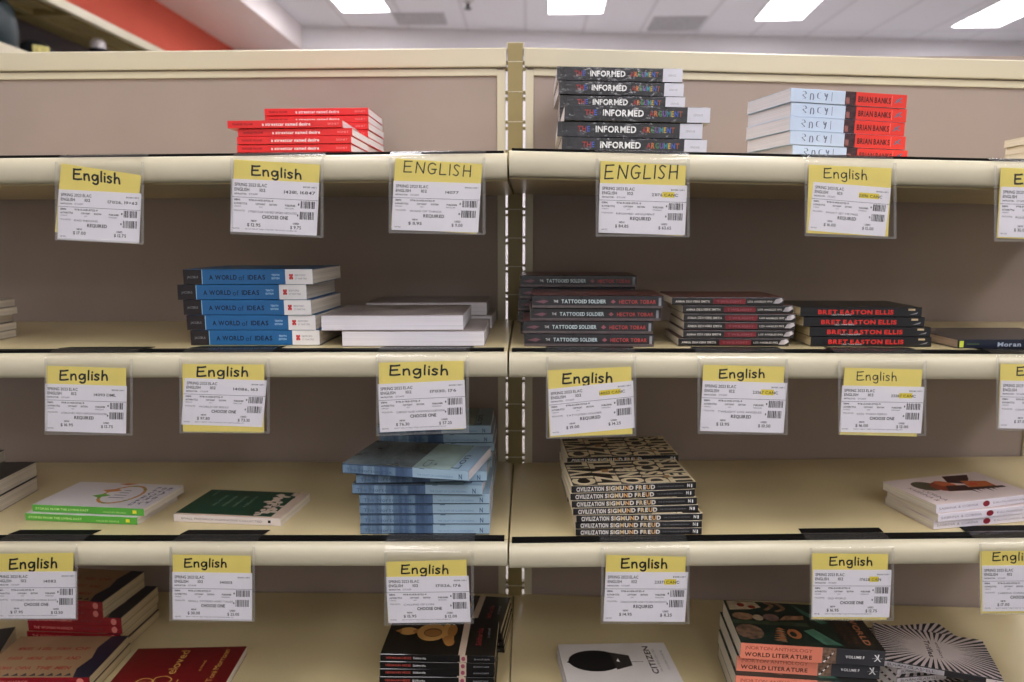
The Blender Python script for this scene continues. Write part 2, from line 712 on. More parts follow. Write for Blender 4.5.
SHRINK = mat('black_shrinkwrapped_cover', (46, 46, 50), 0.16, 0.6, 0.3, 30, bump=0.7, bscale=60, coat=0.8)
LTAG = mat('spine_end_label', (205, 205, 214), 0.4, 0.4, 0.04, 30)
CO = [ink('ink_dim_red', (150, 50, 50)), ink('ink_orange', (196, 110, 50)), ink('ink_green', (60, 120, 70)), ink('ink_violet', (110, 70, 150)),
      ink('ink_teal', (56, 130, 140)), ink('ink_gold', (180, 150, 60)), ink('ink_blue', (60, 90, 170)), ink('ink_brown', (140, 70, 40))]


def informed(T):
    b = Book('black_textbook', .240, .185, T, SHRINK, pages=PAGEW)
    b.spr(.845, 1.0, 0.02, .98, LTAG)
    b.spt('THE', .14, .225, .55, .36, CO[0], 1, [CO[0], CO[0], CO[6]])
    b.spt('INFORMED', .265, .545, .55, .42, W_, 1)
    b.spt('ARGUMENT', .585, .81, .55, .36, W_, 1, CO)
    b.spt('CENGAGE', .885, .95, .5, .14, G_)
    return b


pile(informed, 'R', 1, .032, [(637, 0, 0), (629.5, .004, -1), (634, 0, 0)], 106.2, .0266,
     'black shrink-wrapped textbook', 'in the front black pile on the top shelf', 'black textbooks on the top shelf')
pile(informed, 'R', 1, .25, [(619.5, 0, 0), (621, 0, 1), (622, 0, -1)], 67.6, .0272,
     'black shrink-wrapped textbook', 'in the back black pile on the top shelf', 'black textbooks on the top shelf')

PALEB = mat('pale_blue_cover', (196, 212, 232), 0.35, 0.4, 0.03, 20)
REDS = mat('red_spine', (222, 62, 52), 0.35, 0.4, 0.03, 20)


def banks(T):
    b = Book('blue_and_red_hardback', .2185, .150, T, PALEB, pages=PAGEW)
    b.spr(.462, .56, 0, 1, mat('spine_photo_dark', (66, 44, 48), .4, .4, .5, 160))
    b.spr(.47, .50, .1, .55, mat('spine_photo_skin', (150, 96, 92), .4, .4, .3, 120))
    b.spr(.555, 1.0, 0, 1, REDS)
    f = b.spf()
    for k, (u, v) in enumerate(((.10, .55), (.165, .45), (.225, .55), (.285, .5))):
        pts = [[(0, .3), (.02, .34), (.03, .1), (.0, -.02), (.028, -.3), (.005, -.36)], [(0, -.3), (0.003, .25), (.02, .3), (.03, 0), (.026, -.3)],
               [(.03, .3), (.004, .2), (.003, -.2), (.028, -.3)], [(0, .34), (.012, 0), (.026, .3), (.014, -.36)]][k]
        ribbon(b.cv, [(u + a * .9, v + c * .75) for a, c in pts], .010, lambda x, y: f(x, y), ink('ink_slate', (104, 116, 138)))
    b.spr(.345, .35, .2, .85, ink('ink_slate', (104, 116, 138)))
    b.spt('BRIAN BANKS', .575, .86, .5, .42, K_, 1)
    b.spr(.868, .871, .15, .9, ink('ink_pale_red', (240, 150, 140)))
    f = b.spf()
    ribbon(b.cv, [(.90, .35), (.925, .55), (.95, .75)], .02, f, ink('ink_slate', (104, 116, 138)))
    ribbon(b.cv, [(.91, .62), (.935, .5), (.955, .4)], .02, f, ink('ink_slate', (104, 116, 138)))
    return b


pile(banks, 'R', 1, .078, [(849.5, 0, 12), (849.5, .002, 12), (848, 0, 12.5), (848.5, -.002, 12), (850.5, 0, 12)], 91.6, .0236,
     'pale blue and red book', 'in the angled pile on the top shelf', 'blue and red books on the top shelf')


def cream_end(T):
    return Book('cream_paperback', .20, .14, T, mat('cream_cover', (214, 204, 186), .5, .3, .04, 20), pages=PAGES, fore=True)


pile(cream_end, 'R', 1, .06, [(1116, 0, 0), (1117, 0, 0)], 132, .0155, 'cream book at the right end of the top shelf', 'in its pile',
     'cream books at the end of the top shelf')


def thin_white(T):
    return Book('thin_white_paperback', .205, .14, T, mat('greyish_white_cover', (170, 160, 152), .5, .3, .06, 20), pages=PAGES, fore=True)


pile(thin_white, 'L', 2, .06, [(-93, 0, 1), (-92, 0, -2), (-94, 0, 2), (-91, 0, 0)], 305.5, .0150, 'thin pale paperback at the left edge',
     'in its pile, second shelf', 'thin pale paperbacks at the left edge')

BLUE = mat('blue_cover', (34, 98, 152), 0.3, 0.5, 0.05, 20)


def ideas(T):
    b = Book('blue_textbook', .233, .178, T, BLUE, pages=PAGES)
    b.spr(0, .143, 0, 1, mat('spine_dark_brown', (38, 32, 34), .4, .4, .1, 40))
    b.spr(.143, .149, 0, 1, ink('ink_pale_blue', (150, 190, 220)))
    b.spr(.79, 1.0, 0, 1, mat('spine_white', (226, 224, 224), .4, .4, .03, 30))
    b.spt('JACOBUS', .03, .115, .5, .16, G_)
    dk = ink('ink_navy', (10, 26, 52))
    b.spt('A WORLD', .20, .415, .48, .32, dk, 1)
    b.spt('of', .43, .475, .46, .36, dk, 0)
    b.spt('IDEAS', .50, .635, .48, .32, dk, 1)
    lb = ink('ink_light_blue', (170, 205, 235))
    b.spt('TENTH', .685, .745, .62, .13, lb, 1)
    b.spt('EDITION', .685, .745, .40, .13, lb, 1)
    for a, c in ((.82, .60), (.836, .60), (.82, .40), (.836, .40), (.828, .5)):
        b.spr(a, a + .014, c - .08, c + .08, R_)
    b.spt('BEDFORD', .865, .945, .60, .13, G_)
    b.spt('ST MARTINS', .865, .955, .38, .13, G_)
    return b


pile(ideas, 'L', 2, .068, [(247.7, 0, -2), (241.8, .001, -2), (247, 0, -3), (251, 0, -1.5), (255, .0, -1)], 269.5, .0265,
     'blue textbook', 'in the blue pile on the second shelf', 'blue textbooks on the second shelf')

GREYC = mat('grey_photo_cover', (148, 138, 134), .35, .5, .25, 22)


def whitefat(T):
    return Book('white_paged_textbook', .250, .195, T, GREYC, pages=PAGEW, fore=True)


def whitefat_b(T):
    return Book('white_paged_textbook', .250, .155, T, GREYC, pages=PAGEW, fore=True)


pile(whitefat, 'L', 2, .052, [(392, 0, 0), (413, -.004, 0)], 315.2, .028, 'grey-covered textbook with white page edges',
     'in the front white-edged pile', 'white-edged textbooks on the second shelf', n=2)
pile(whitefat_b, 'L', 2, .30, [(426.5, 0, 0), (432, 0, -1)], 302.6, .027, 'grey-covered textbook with white page edges',
     'in the back white-edged pile near the post', 'white-edged textbooks on the second shelf', n=2)

DARK = mat('dark_charcoal_cover', (40, 38, 42), 0.22, 0.5, 0.25, 40, coat=.3)


def tattoo(T):
    b = Book('charcoal_paperback', .226, .145, T, DARK, pages=PAGES)
    b.spr(0, 1, .0, .2, mat('spine_taupe_band', (88, 78, 78), .3, .5, .2, 60))
    pk = ink('ink_rose', (150, 84, 92))
    b.spp([(.02, .5), (.09, .36), (.13, .55), (.09, .64)], mat('spine_rose_mark', (104, 70, 78), .4, .4, .3, 80))
    b.spt('THE', .165, .20, .54, .2, W_)
    b.spt('TATTOOED SOLDIER', .225, .565, .54, .30, ink('ink_pale_teal', (190, 206, 208)), 1)
    b.spp([(.60, .5), (.62, .7), (.64, .5), (.62, .36)], pk)
    rd = ink('ink_brick', (176, 64, 62))
    b.spt('HECTOR TOBAR', .665, .945, .52, .30, rd, 1)
    b.spr(.965, .985, .2, .85, G_)
    b.tpr(0, 1, 0, 1, mat('cover_brown_red', (96, 56, 52), .3, .5, .3, 16))
    return b


pile(tattoo, 'R', 2, .050, [(597.5, -.003, -1), (595.5, .002, .5), (588, 0, 0), (589, 0, 0)], 295.6, .0222,
     'charcoal paperback', 'in the front charcoal pile right of the post', 'charcoal paperbacks on the second shelf')
pile(tattoo, 'R', 2, .218, [(578.4, 0, 0), (577, 0, 0)], 275.6, .0215,
     'charcoal paperback', 'in the back charcoal pile right of the post', 'charcoal paperbacks on the second shelf')


def twilight(T):
    b = Book('thin_black_paperback', .193, .135, T, mat('black_wrapped_cover', (30, 28, 30), .2, .5, .2, 40, coat=.4), pages=PAGES)
    b.spt('ANNA DEAVERE SMITH', .03, .34, .45, .30, ink('ink_tan_white', (196, 190, 182)), 1)
    b.spr(.37, .66, .12, .8, mat('spine_dark_red', (110, 34, 40), .3, .5, .2, 60))
    b.spt('TWILIGHT', .40, .63, .45, .3, ink('ink_rose', (150, 84, 92)), 1)
    b.spt('LOS ANGELES 1992', .68, .90, .45, .24, ink('ink_tan_white', (196, 190, 182)), 1)
    b.spp([(.905, .2), (.93, .75), (.985, .9), (1, .55), (.96, .2)], mat('crumpled_wrap', (190, 184, 186), .2, .6, .3, 90, bump=.6, bscale=200))
    b.spr(0, 1, .86, .99, mat('spine_grey_edge', (96, 92, 94), .25, .5, .3, 70))
    b.tpr(0, 1, 0, 1, mat('cover_brown_red', (96, 56, 52), .3, .5, .3, 16))
    return b


pile(twilight, 'R', 2, .062, [(727.7, 0, 0), (738, .003, 1), (739.5, 0, -1), (739.5, 0, 0), (738.5, -.002, 1), (733.5, 0, 0)], 297.3, .0146,
     'thin black shrink-wrapped paperback', 'in the middle pile, right second shelf', 'thin black paperbacks on the second shelf', n=6)


def ellis(T):
    b = Book('black_paperback', .209, .135, T, mat('matt_black_cover', (26, 26, 29), .28, .5, .15, 40), pages=PAGEY)
    rd = ink('ink_hot_red', (214, 50, 44))
    b.spt('LESS THAN ZERO', .26, .42, .22, .16, W_)
    b.spt('BRET EASTON ELLIS', .145, .77, .5, .46, rd, 2)
    b.spr(.89, .945, .66, .86, ink('ink_sand', (196, 176, 140)))
    b.spp([(.9, .2), (.97, .5), (.96, .3)], G_)
    return b


pile(ellis, 'R', 2, .062, [(861, 0, 0), (864, 0, 0), (870, 0, 0), (871, 0, 0)], 307.4, .0170,
     'black paperback with red lettering', 'in the red-lettered pile, second shelf', 'black and red paperbacks', n=4)


def abram(T):
    b = Book('navy_paperback', .222, .165, T, mat('navy_cover', (26, 32, 48), .3, .5, .1, 20), pages=mat('tan_page_edges', (176, 156, 138), .85, .1, .16, 1.0, stretch=(3, 3, 900)))
    b.spr(.012, .045, .1, .85, ink('ink_lime', (190, 206, 70)))
    b.spr(.07, .17, .45, .52, ink('ink_moss', (90, 120, 60)))
    b.spt('Moran', .315, .50, .45, .5, ink('ink_steel', (180, 190, 205)), 1)
    b.spp([(.53, .98), (.56, .02), (.62, .02), (.60, .98)], ink('ink_sea', (96, 140, 140)))
    b.spp([(.60, .98), (.57, .02), (1, .02), (1, .98)], ink('ink_lemon', (236, 206, 60)))
    b.tpr(0, 1, 0, 1, mat('cover_charcoal', (74, 70, 72), .25, .5, .1, 20))
    return b


pile(abram, 'R', 2, .05, [(1021, 0, 3)], 339.6, .0165, 'navy and yellow paperback lying alone beside the red-lettered pile', 'there', 'navy paperback', n=1)

# ---------------------------------------------------------------- third shelf
BKT = mat('black_photo_cover', (34, 33, 32), .3, .5, .4, 12)


def right_faced(name, side, row, bc, fc, h, T, L, W, cover, label, group):
    """a thick book whose right face runs from the back corner pixel bc to the front pixel fc (both on its foot)"""
    Bp, Ap = on_deck(side, row, *bc, h - T), on_deck(side, row, *fc, h - T)
    d = Bp - Ap
    rot = math.atan2(-d.x, d.y)
    c = Bp - Vector((-math.sin(rot), math.cos(rot), 0)) * W - Vector((math.cos(rot), math.sin(rot), 0)) * L / 2
    bk = Book(name, L, W, T, cover, pages=PAGES)
    o = bk.spawn()
    set_pose(o, side, row, c.x, c.y, deck_z(side, row, c.x) + h - T + .0003, rot)
    tag(o, label, 'book', group)
    LOG.append((name, 'rot', round(math.degrees(rot), 1), 'Y', round(c.y, 3), c.y + W))
    return o


g = 'thick black-covered books at the left edge'
right_faced('thick_black_textbook', 'L', 3, (38.4, 490), (0, 512), .0295, .0295, .20, .20, BKT, 'thick black book cut off by left edge of third shelf, bottom of three', g)
right_faced('thick_black_textbook', 'L', 3, (37.6, 475.5), (0, 495.5), .0600, .0300, .20, .20, BKT, 'thick black book cut off by left edge of third shelf, middle of three', g)
right_faced('thick_black_textbook', 'L', 3, (5.6, 461), (-12, 470), .085, .0245, .20, .18, BKT, 'thick black book cut off by left edge of third shelf, top of three', g)

GREEN = mat('lime_green_spine', (88, 168, 62), .35, .4, .04, 30)
WCOV = mat('white_cover', (226, 220, 222), .3, .5, .02, 20)


def green(T, L):
    b = Book('green_spined_paperback', L, .137, T, WCOV, GREEN, pages=PAGES)
    yl = ink('ink_pale_lime', (196, 226, 150))
    b.spt('STORIES FROM THE LIVING EAST', .03, .51, .5, .30, yl, 1)
    b.spt('MADE BY PEOPLE', .64, .84, .36, .22, yl)
    b.spr(.90, .935, .3, .75, ink('ink_sun', (226, 216, 60)))
    # wreath of leaves around a little plate
    oc, lf, og = ink('ink_ochre', (196, 150, 60)), ink('ink_leaf', (96, 170, 50)), ink('ink_orange_leaf', (206, 130, 60))
    cx, cy = .60, .52
    for k in range(26):
        a = 2 * math.pi * k / 26
        b.ell(cx + .165 * math.cos(a), cy + .36 * math.sin(a), .030, .026, (oc, og, oc, ink('ink_olive', (140, 140, 50)))[k % 4], 8, a + 1.57)
    b.ell(cx, cy, .15, .33, WCOV)
    gy = ink('ink_dusk', (120, 118, 140))
    for k in range(4):
        b.tpr(cx - .07 + .01 * k, cx + .07 - .015 * k, cy - .15 + .1 * k, cy - .128 + .1 * k, gy)
    b.tpp([(.36, .42), (.44, .52), (.52, .46), (.44, .36)], lf)
    b.tpp([(.36, .66), (.48, .74), (.54, .66), (.44, .58)], og)
    b.tpp([(.40, .95), (.50, .90), (.58, .98), (.48, .99)], og)
    for k, w in enumerate(('LIVING', 'STORY', 'EAST')):
        b.tpt(w, .83 + .055 * k, .10 + .03 * k, .86, .034, gy, 1, turn=-1)
    return b


T = .0140
o, gb = place2(lambda t, l: green(t, l), 'L', 3, (32, 504.6), (143.7, 509), .0290, T)
tag(o, 'white-covered paperback with green spine and leaf wreath, upper one on the third shelf', 'book', 'green-spined paperbacks')
o, _ = place2(gb, 'L', 3, (25, 513.2), (132.8, 517.6), .0145, T, L=gb.L)
tag(o, 'paperback with green spine, lower one beneath the leaf wreath cover', 'book', 'green-spined paperbacks')


def emily(T, L):
    b = Book('dark_green_paperback', L, .140, T, WCOV, mat('offwhite_spine', (214, 204, 198), .4, .4, .03, 30), pages=PAGES)
    dg = mat('dark_green_cover', (22, 62, 44), .35, .4, .06, 20)
    pc = mat('cover_pale_peach', (206, 186, 168), .4, .4, .04, 20)
    b.spt('SMALL FREDERICK NARRATIVE COLLECTED', .07, .83, .5, .28, ink('ink_mid_grey', (110, 104, 106)))
    b.spr(.885, .91, .35, .7, K_)
    b.tpr(.0, .10, 0.0, 1, dg)
    b.tpr(.0, 1, .05, 1, dg)
    b.tpr(.90, 1, 0, 1, pc)
    b.tpr(0, 1, 0, .05, pc)
    tx = ink('ink_sage', (112, 140, 116))
    for k, (w, a0) in enumerate((('SMALL FICTIONS', .34), ('FREDERICK', .42), ('NARRATIVES', .50), ('A COLLECTION', .60))):
        b.tpt(w, .24 + .10 * k, .36, .78, .03, tx, 1, turn=1)
    b.tpt('A NORTON', .10, .74, .96, .03, tx, 1)
    random.seed(3)
    for k in range(24):
        u0 = .70 + random.random() * .2
        v0 = .08 + k * .036 + random.random() * .05
        pts = []
        for j in range(7):
            a = 2 * math.pi * j / 7
            r = .6 + .5 * random.random()
            pts.append((min(.9, u0 + .05 * r * math.cos(a)), min(.99, max(.06, v0 + .05 * r * math.sin(a)))))
        b.tpp(pts, pc)
    for k in range(7):
        f = b.tpf()
        u0, v0 = .72 + .025 * k, .1 + .1 * k
        ribbon(b.cv, [(u0, v0), (u0 + .04, v0 + .06), (u0 + .02, v0 + .14)], .010, f, dg)
    return b


o, _ = place2(emily, 'L', 3, (173.4, 514.0), (280.3, 518.6), .0152, .0148)
tag(o, 'dark green cover paperback with pale spine lying alone on the third shelf', 'book')

LBLUE = mat('light_blue_cover', (134, 160, 180), .3, .5, .06, 20)


def blues(T):
    b = Book('light_blue_paperback', .231, .155, T, LBLUE, pages=PAGEW)
    cols = [(104, 128, 150), (90, 112, 136), (114, 138, 158), (84, 106, 130), (76, 98, 126), (96, 120, 142), (70, 92, 122), (78, 100, 130)]
    e = [0, .09, .17, .26, .30, .38, .43, .50, .565]
    for k, c in enumerate(cols):
        b.spr(e[k], e[k + 1], 0, 1, mat(f'spine_blue_{c[0]}', c, .3, .5, .3, 9, stretch=(14, 1, 2)))
    b.spr(.565, 1, 0, 1, mat('spine_sky', (152, 178, 196), .3, .5, .06, 30))
    nv = ink('ink_denim', (66, 88, 120))
    b.spt('The Norton Mix', .03, .40, .42, .36, nv, 0)
    b.spt('THE CRAFT OF CLOSE READING', .60, .88, .35, .2, ink('ink_air', (104, 134, 170)))
    b.spt('N', .925, .95, .42, .5, nv, 1)
    b.spr(0, 1, 0, .07, ink('gap_shade_blue', (36, 50, 70)))  # painted shade of the gap between stacked books
    b.spr(0, .56, .90, 1, ink('ink_dark_denim', (54, 72, 98)))
    b.spr(.62, .66, .93, 1.0, nv)
    b.tpr(0, .56, 0, 1, mat('cover_slate_photo', (88, 98, 102), .25, .5, .5, 22))
    b.tpr(.56, 1, 0, 1, mat('cover_mint_photo', (144, 166, 164), .25, .5, .2, 16))
    b.tpr(.86, 1, 0, 1, LBLUE)
    ik = ink('ink_deep_teal', (28, 48, 58))
    b.tpt('Lon', .88, .06, .58, .07, ik, 0, turn=1)
    b.tpt('Cl', .64, .06, .32, .06, ik, 0, turn=1)
    b.tpr(.70, .72, .14, .2, ik)
    for k, w in enumerate(('SELECTED', 'READINGS', 'FROM THE', 'TRADITION')):
        b.tpt(w, .12 + .09 * k, .12, .85, .04, ink('ink_deep_slate', (40, 52, 62)), 1)
    return b


bb, n, T = pile(blues, 'L', 3, .026, [(421.7, .006, 3), (417, -.004, -2), (424.4, 0, 0), (424.4, 0, 0), (425, 0, 0), (424.8, 0, 0)], 473.8, .0184,
                'light blue paperback', 'in the front pile beneath the askew blue book', 'light blue paperbacks on the third shelf', n=6)
htop = 6 * (T + GAP) + T + .0015
o, _ = place2(bb, 'L', 3, (342.5, 463.3), (469, 471.3), htop, T, L=.231)
tag(o, 'light blue paperback with exposed cover, lying askew on top of the blue pile', 'book', 'light blue paperbacks on the third shelf')
pile(blues, 'L', 3, .235, [(434, 0, 0), (436, 0, 0)], 425.8, .0184, 'light blue paperback', 'in the back blue pile by the post',
     'light blue paperbacks on the third shelf')

CRM = mat('cream_letter_cover', (232, 216, 182), .4, .4, .05, 20)
BRN = ink('ink_dark_brown', (40, 32, 24))


def freud(T):
    b = Book('black_spined_paperback', .2225, .145, T, CRM, mat('spine_black', (34, 33, 34), .3, .5, .1, 40), pages=PAGES)
    b.spt('CIVILIZATION', .04, .26, .50, .62, ink('ink_bone', (214, 210, 204)), 2)
    mm = [ink('ink_bone', (214, 210, 204)), ink('ink_wheat', (208, 184, 140)), ink('ink_amber', (206, 160, 104))]
    b.spt('SIGMUND FREUD', .275, .67, .50, .62, mm[0], 2, [mm[0], mm[1], mm[0], mm[1], mm[0], mm[2]])
    b.spt('THE STANDARD EDITION', .69, .90, .5, .2, G_)
    b.spt('N', .93, .95, .55, .5, W_, 1)
    b.spt('1', .96, .97, .5, .5, W_, 1)
    cols = [('CIVIL', .11), ('IZATI', .305), ('ON&IT', .50), ('DISCO', .695), ('TENTS', .89)]
    b.tpr(.015, .985, .02, .975, BRN)
    for w, u in cols:
        b.tpt(w, u, .03, .965, .178, CRM, 2, turn=1)
    b.tpr(.05, .17, .72, .80, BRN)
    b.tpr(.30, .36, .5, .62, ink('ink_caramel', (170, 130, 84)))
    b.tpr(.78, .83, .2, .3, ink('ink_caramel', (170, 130, 84)))
    return b


pile(freud, 'R', 3, .0235, [(634, .012, 4), (633, .010, 4), (634.5, .006, 3), (636, .004, 3), (639.5, .0, 1), (638.6, 0, 0), (638.6, 0, 0)], 486.5, .0130,
     'black-spined letter-covered paperback', 'in the front pile on the right third shelf', 'lettered paperbacks on the third shelf', n=7)
pile(freud, 'R', 3, .205, [(623, 0, 3)], 456.5, .0130,
     'black-spined letter-covered paperback', 'in the back pile on the right third shelf', 'lettered paperbacks on the third shelf', n=6)


def corina(T, L):
    b = Book('pale_pink_paperback', .212, .135, T, mat('pale_blush_cover', (218, 202, 200), .35, .4, .02, 20), mat('spine_lilac_white', (220, 214, 222), .35, .4, .02, 30), pages=PAGES)
    gy = ink('ink_silver', (132, 126, 138))
    b.spt('SABRINA & CORINA', .03, .42, .5, .30, gy)
    b.spp([(.50 + .035 * math.cos(k * .5236), .5 + .36 * math.sin(k * .5236)) for k in range(12)], ink('ink_maroon', (128, 24, 40)))
    b.spt('KALI FAJARDO-ANSTINE', .57, .98, .5, .28, gy)
    dk = ink('ink_plum', (62, 34, 34))
    b.tpt('SABRINA &', .10, .12, .66, .05, ink('ink_stone', (120, 104, 104)), 0, turn=-1)
    b.tpt('CORINA', .17, .10, .52, .05, ink('ink_stone', (120, 104, 104)), 0, turn=-1)
    b.ell(.27, .66, .11, .20, ink('ink_bark', (84, 76, 58)), 14, .4)
    b.ell(.42, .58, .12, .20, ink('ink_rust', (140, 64, 44)), 12, -.3)
    b.ell(.47, .66, .07, .16, ink('ink_ember', (184, 96, 60)), 10, .5)
    b.tpp([(.36, .40), (.58, .34), (.62, .55), (.44, .60)], dk)
    b.tpp([(.52, .70), (.60, .95), (.86, .92), (.78, .76), (.66, .58)], dk)
    b.tpp([(.60, .42), (.66, .72), (.88, .62), (.86, .40)], ink('ink_copper', (176, 96, 52)))
    for k in range(6):
        b.tpp([(.56 + .05 * k, .42), (.60 + .05 * k, .44), (.58 + .05 * k, .22 + .04 * (k % 3))], dk)
    b.tpp([(.58, .46), (.92, .40), (.92, .33), (.6, .36)], dk)
    b.tpp([(.66, .55), (.70, .62), (.76, .58), (.72, .50)], ink('ink_scarlet', (184, 50, 40)))
    return b


T = .0152
A = ((936.5, 505.2), (1024, 495.0))
o, cb = place2(corina, 'R', 3, *A, .0475, T, L=.212)
tag(o, 'pale pink paperback with painted figure cover, top of the right pile on third shelf', 'book', 'pale pink paperbacks')
o, _ = place2(cb, 'R', 3, (938.5, 514.2), (1024, 505.5), .0316, T, L=.212)
tag(o, 'pale pink paperback with maroon dot on spine, middle of the right pile', 'book', 'pale pink paperbacks')
o, _ = place2(cb, 'R', 3, (934, 521.5), (1024, 513.5), .0158, T, L=.212)
tag(o, 'pale pink paperback with maroon dot on spine, bottom of the right pile', 'book', 'pale pink paperbacks')

# ---------------------------------------------------------------- fourth shelf
DRED = mat('crimson_spine', (132, 27, 35), .25, .5, .1, 40, coat=.3)
TAN = mat('tan_cover', (160, 130, 96), .4, .4, .06, 20)


def warrior(T, L=.205, W=.145):
    b = Book('crimson_spined_paperback', L, W, T, TAN, DRED, pages=PAGEY)
    pk = ink('ink_salmon', (206, 120, 110))
    b.spt('THE WOMAN WARRIOR', .06, .48, .5, .34, pk)
    b.spt('MAXINE', .58, .80, .5, .3, ink('ink_dark_wine', (90, 16, 24)))
    b.spp([(.92 + .03 * math.cos(k * .5236), .5 + .4 * math.sin(k * .5236)) for k in range(12)], pk)
    nvy = mat('cover_ink_navy', (34, 36, 50), .4, .4, .1, 20)
    b.tpp([(.86, 0), (.82, .2), (.86, .45), (.82, .7), (.85, 1), (1, 1), (1, 0)], nvy)
    rd = ink('ink_brick_red', (166, 58, 50))
    for a, col in enumerate((('WOMAN', 'CHINA', 'THE', 'MEN'), ('WARRIOR', 'AMONG', 'GHOSTS', 'AND'), ('MEMOIRS', 'A GIRL', 'WOMAN', 'OF'))):
        for k, w in enumerate(col):
            b.tph(w, .12 + .17 * k, .12 + .17 * k + .13, .22 + .23 * a, .075, rd, 1)
    for k in range(11):
        b.tpp([(.02 + .075 * k, .03), (.05 + .075 * k, .10), (.08 + .075 * k, .04)], nvy)
    return b


g = 'crimson paperbacks on the bottom shelf'
wb, n, T = pile(lambda t: warrior(t), 'L', 4, .205, [(57, 0, -6), (57.5, .002, -6), (74, 0, -3), (75, .002, -3)], 599.5, .0175,
                'crimson-spined paperback', 'in the back crimson pile on the lowest shelf', g, n=6)


def cover_back(maker, side, row, a, b, h, T, label, group=None):
    o, bk = place2(maker, side, row, a, b, h, T, back=True)
    tag(o, label, 'book', group)
    return o, bk


o, fb = cover_back(lambda t, l: warrior(t, l, .150), 'L', 4, (21, 636.5), (128.5, 636), .036, .0170,
                   'tan covered paperback with red words and navy band, lying flat before the crimson pile', g)
base = o.matrix_basis.copy()
for k, lab in ((1, 'crimson-spined paperback directly under the flat tan covered one'),):
    q = fb.spawn()
    q.matrix_basis = Matrix.Translation((.002 * k, .003 * k, -.0174 * k)) @ base
    tag(q, lab, 'book', g)
right_faced('thick_black_textbook', 'L', 4, (17, 640), (0, 668), .030, .030, .20, .17, BKT,
            'dark thick book cut off by left edge on the lowest shelf', None)


def beloved(T, L):
    b = Book('dark_red_paperback', L, .150, T, mat('wine_red_cover', (108, 21, 24), .35, .4, .05, 20), pages=PAGES)
    gd = ink('ink_old_gold', (206, 160, 84))
    b.spt('BELOVED', .1, .6, .5, .3, gd)
    f = b.tpf()
    fn = lambda x, y: f(.50 - y * .24, .12 + x * .20)
    ribbon(b.cv, [(.35, 1.0), (.25, .4), (.15, 0), (-.15, -.1), (-.3, .15)], .05, fn, gd)
    ribbon(b.cv, [(-.35, .75), (-.1, 1.1), (.4, 1.15), (.75, .95), (.6, .65), (.25, .55)], .05, fn, gd)
    ribbon(b.cv, [(.25, .55), (.75, .55), (.95, .25), (.6, -.05), (.1, .0)], .05, fn, gd)
    ribbon(b.cv, [(-.2, .5), (-.35, .2), (0, -.25), (.5, -.3)], .035, fn, gd)
    b.tpt('eloved', .46, .36, .92, .085, gd, 0)
    b.tpt('Toni Morrison', .84, .16, .92, .055, gd, 0)
    b.tpt('a novel', .70, .42, .66, .03, gd, 0)
    return b


cover_back(beloved, 'L', 4, (138.4, 648.6), (246.8, 646.3), .0165, .016, 'dark red paperback with gold script lying flat on the lowest shelf')


def buddha(T):
    b = Book('black_buddha_paperback', .2135, .140, T, mat('glossy_black_cover', (24, 23, 23), .2, .5, .15, 30, coat=.4), pages=PAGEY)
    st = mat('pale_paper_band', (196, 176, 156), .5, .3, .05, 40)
    b.spr(.695, .755, 0, 1, st)
    b.spp([(.725 + .018 * math.cos(k * .5236), .5 + .32 * math.sin(k * .5236)) for k in range(12)], ink('ink_mauve', (150, 70, 90)))
    b.spt('HERMANN HESSE', .05, .27, .5, .32, ink('ink_rust_red', (170, 66, 56)), 1)
    b.spt('Siddhartha', .29, .40, .5, .32, W_)
    b.spt('BANTAM', .82, .95, .45, .22, G_)
    b.tpr(.68, .74, 0, 1, st)
    gs = [ink('ink_gold_light', (206, 158, 92)), ink('ink_gold_mid', (168, 116, 60)), ink('ink_gold_deep', (112, 70, 36))]
    # seated golden figure lying sideways: head to the left, knees to the right
    b.ell(.18, .60, .085, .105, gs[0], 16)
    b.tpp([(.06, .60), (.12, .66), (.12, .54)], gs[1])
    b.ell(.27, .60, .05, .06, gs[1], 10)
    b.ell(.40, .58, .135, .235, gs[0], 20)
    b.ell(.41, .57, .085, .12, gs[2], 16)
    b.ell(.41, .56, .075, .09, gs[1], 16)
    b.ell(.55, .52, .055, .30, gs[0], 16, .15)
    b.ell(.57, .36, .05, .14, gs[1], 12, .3)
    b.ell(.585, .62, .045, .18, gs[1], 12)
    b.tpt('Siddhartha', .84, .25, .70, .05, ink('ink_wine', (130, 44, 44)), 1)
    b.tpt('a novel', .92, .45, .70, .03, G_)
    return b


g = 'black paperbacks with a golden figure'
pile(buddha, 'L', 4, .045, [(437.5, 0, -1), (437, 0, -1), (437, .002, 0), (436.5, 0, 0), (437, 0, 0)], 655, .0152,
     'black pale-banded paperback', 'in the front black pile on the lowest shelf', g)
pile(buddha, 'L', 4, .215, [(450, .0, -7), (452, 0, -6)], 626, .0152, 'black pale-banded paperback', 'in the back black pile on the lowest shelf', g)


def citizen(T, L):
    b = Book('white_paperback', L, .165, T, mat('white_matt_cover', (216, 210, 206), .4, .4, .02, 20), pages=PAGEW)
    b.ell(.30, .62, .24, .23, K_, 24)
    b.tpp([(.04, .60), (.12, .70), (.14, .50)], K_)
    b.tpp([(.45, .80), (.62, .72), (.62, .50), (.47, .42)], ink('ink_soot', (52, 48, 46)))
    b.tpp([(.49, .60), (.51, .66), (.52, .58)], W_)
    b.tpr(.60, .73, .575, .583, K_)
    b.tpt('CITIZEN', .80, .32, .92, .055, K_, 1)
    b.tpt('AN AMERICAN LYRIC', .86, .36, .86, .022, G_)
    b.tpt('CLAUDIA RANKINE', .93, .40, .82, .022, G_)
    return b


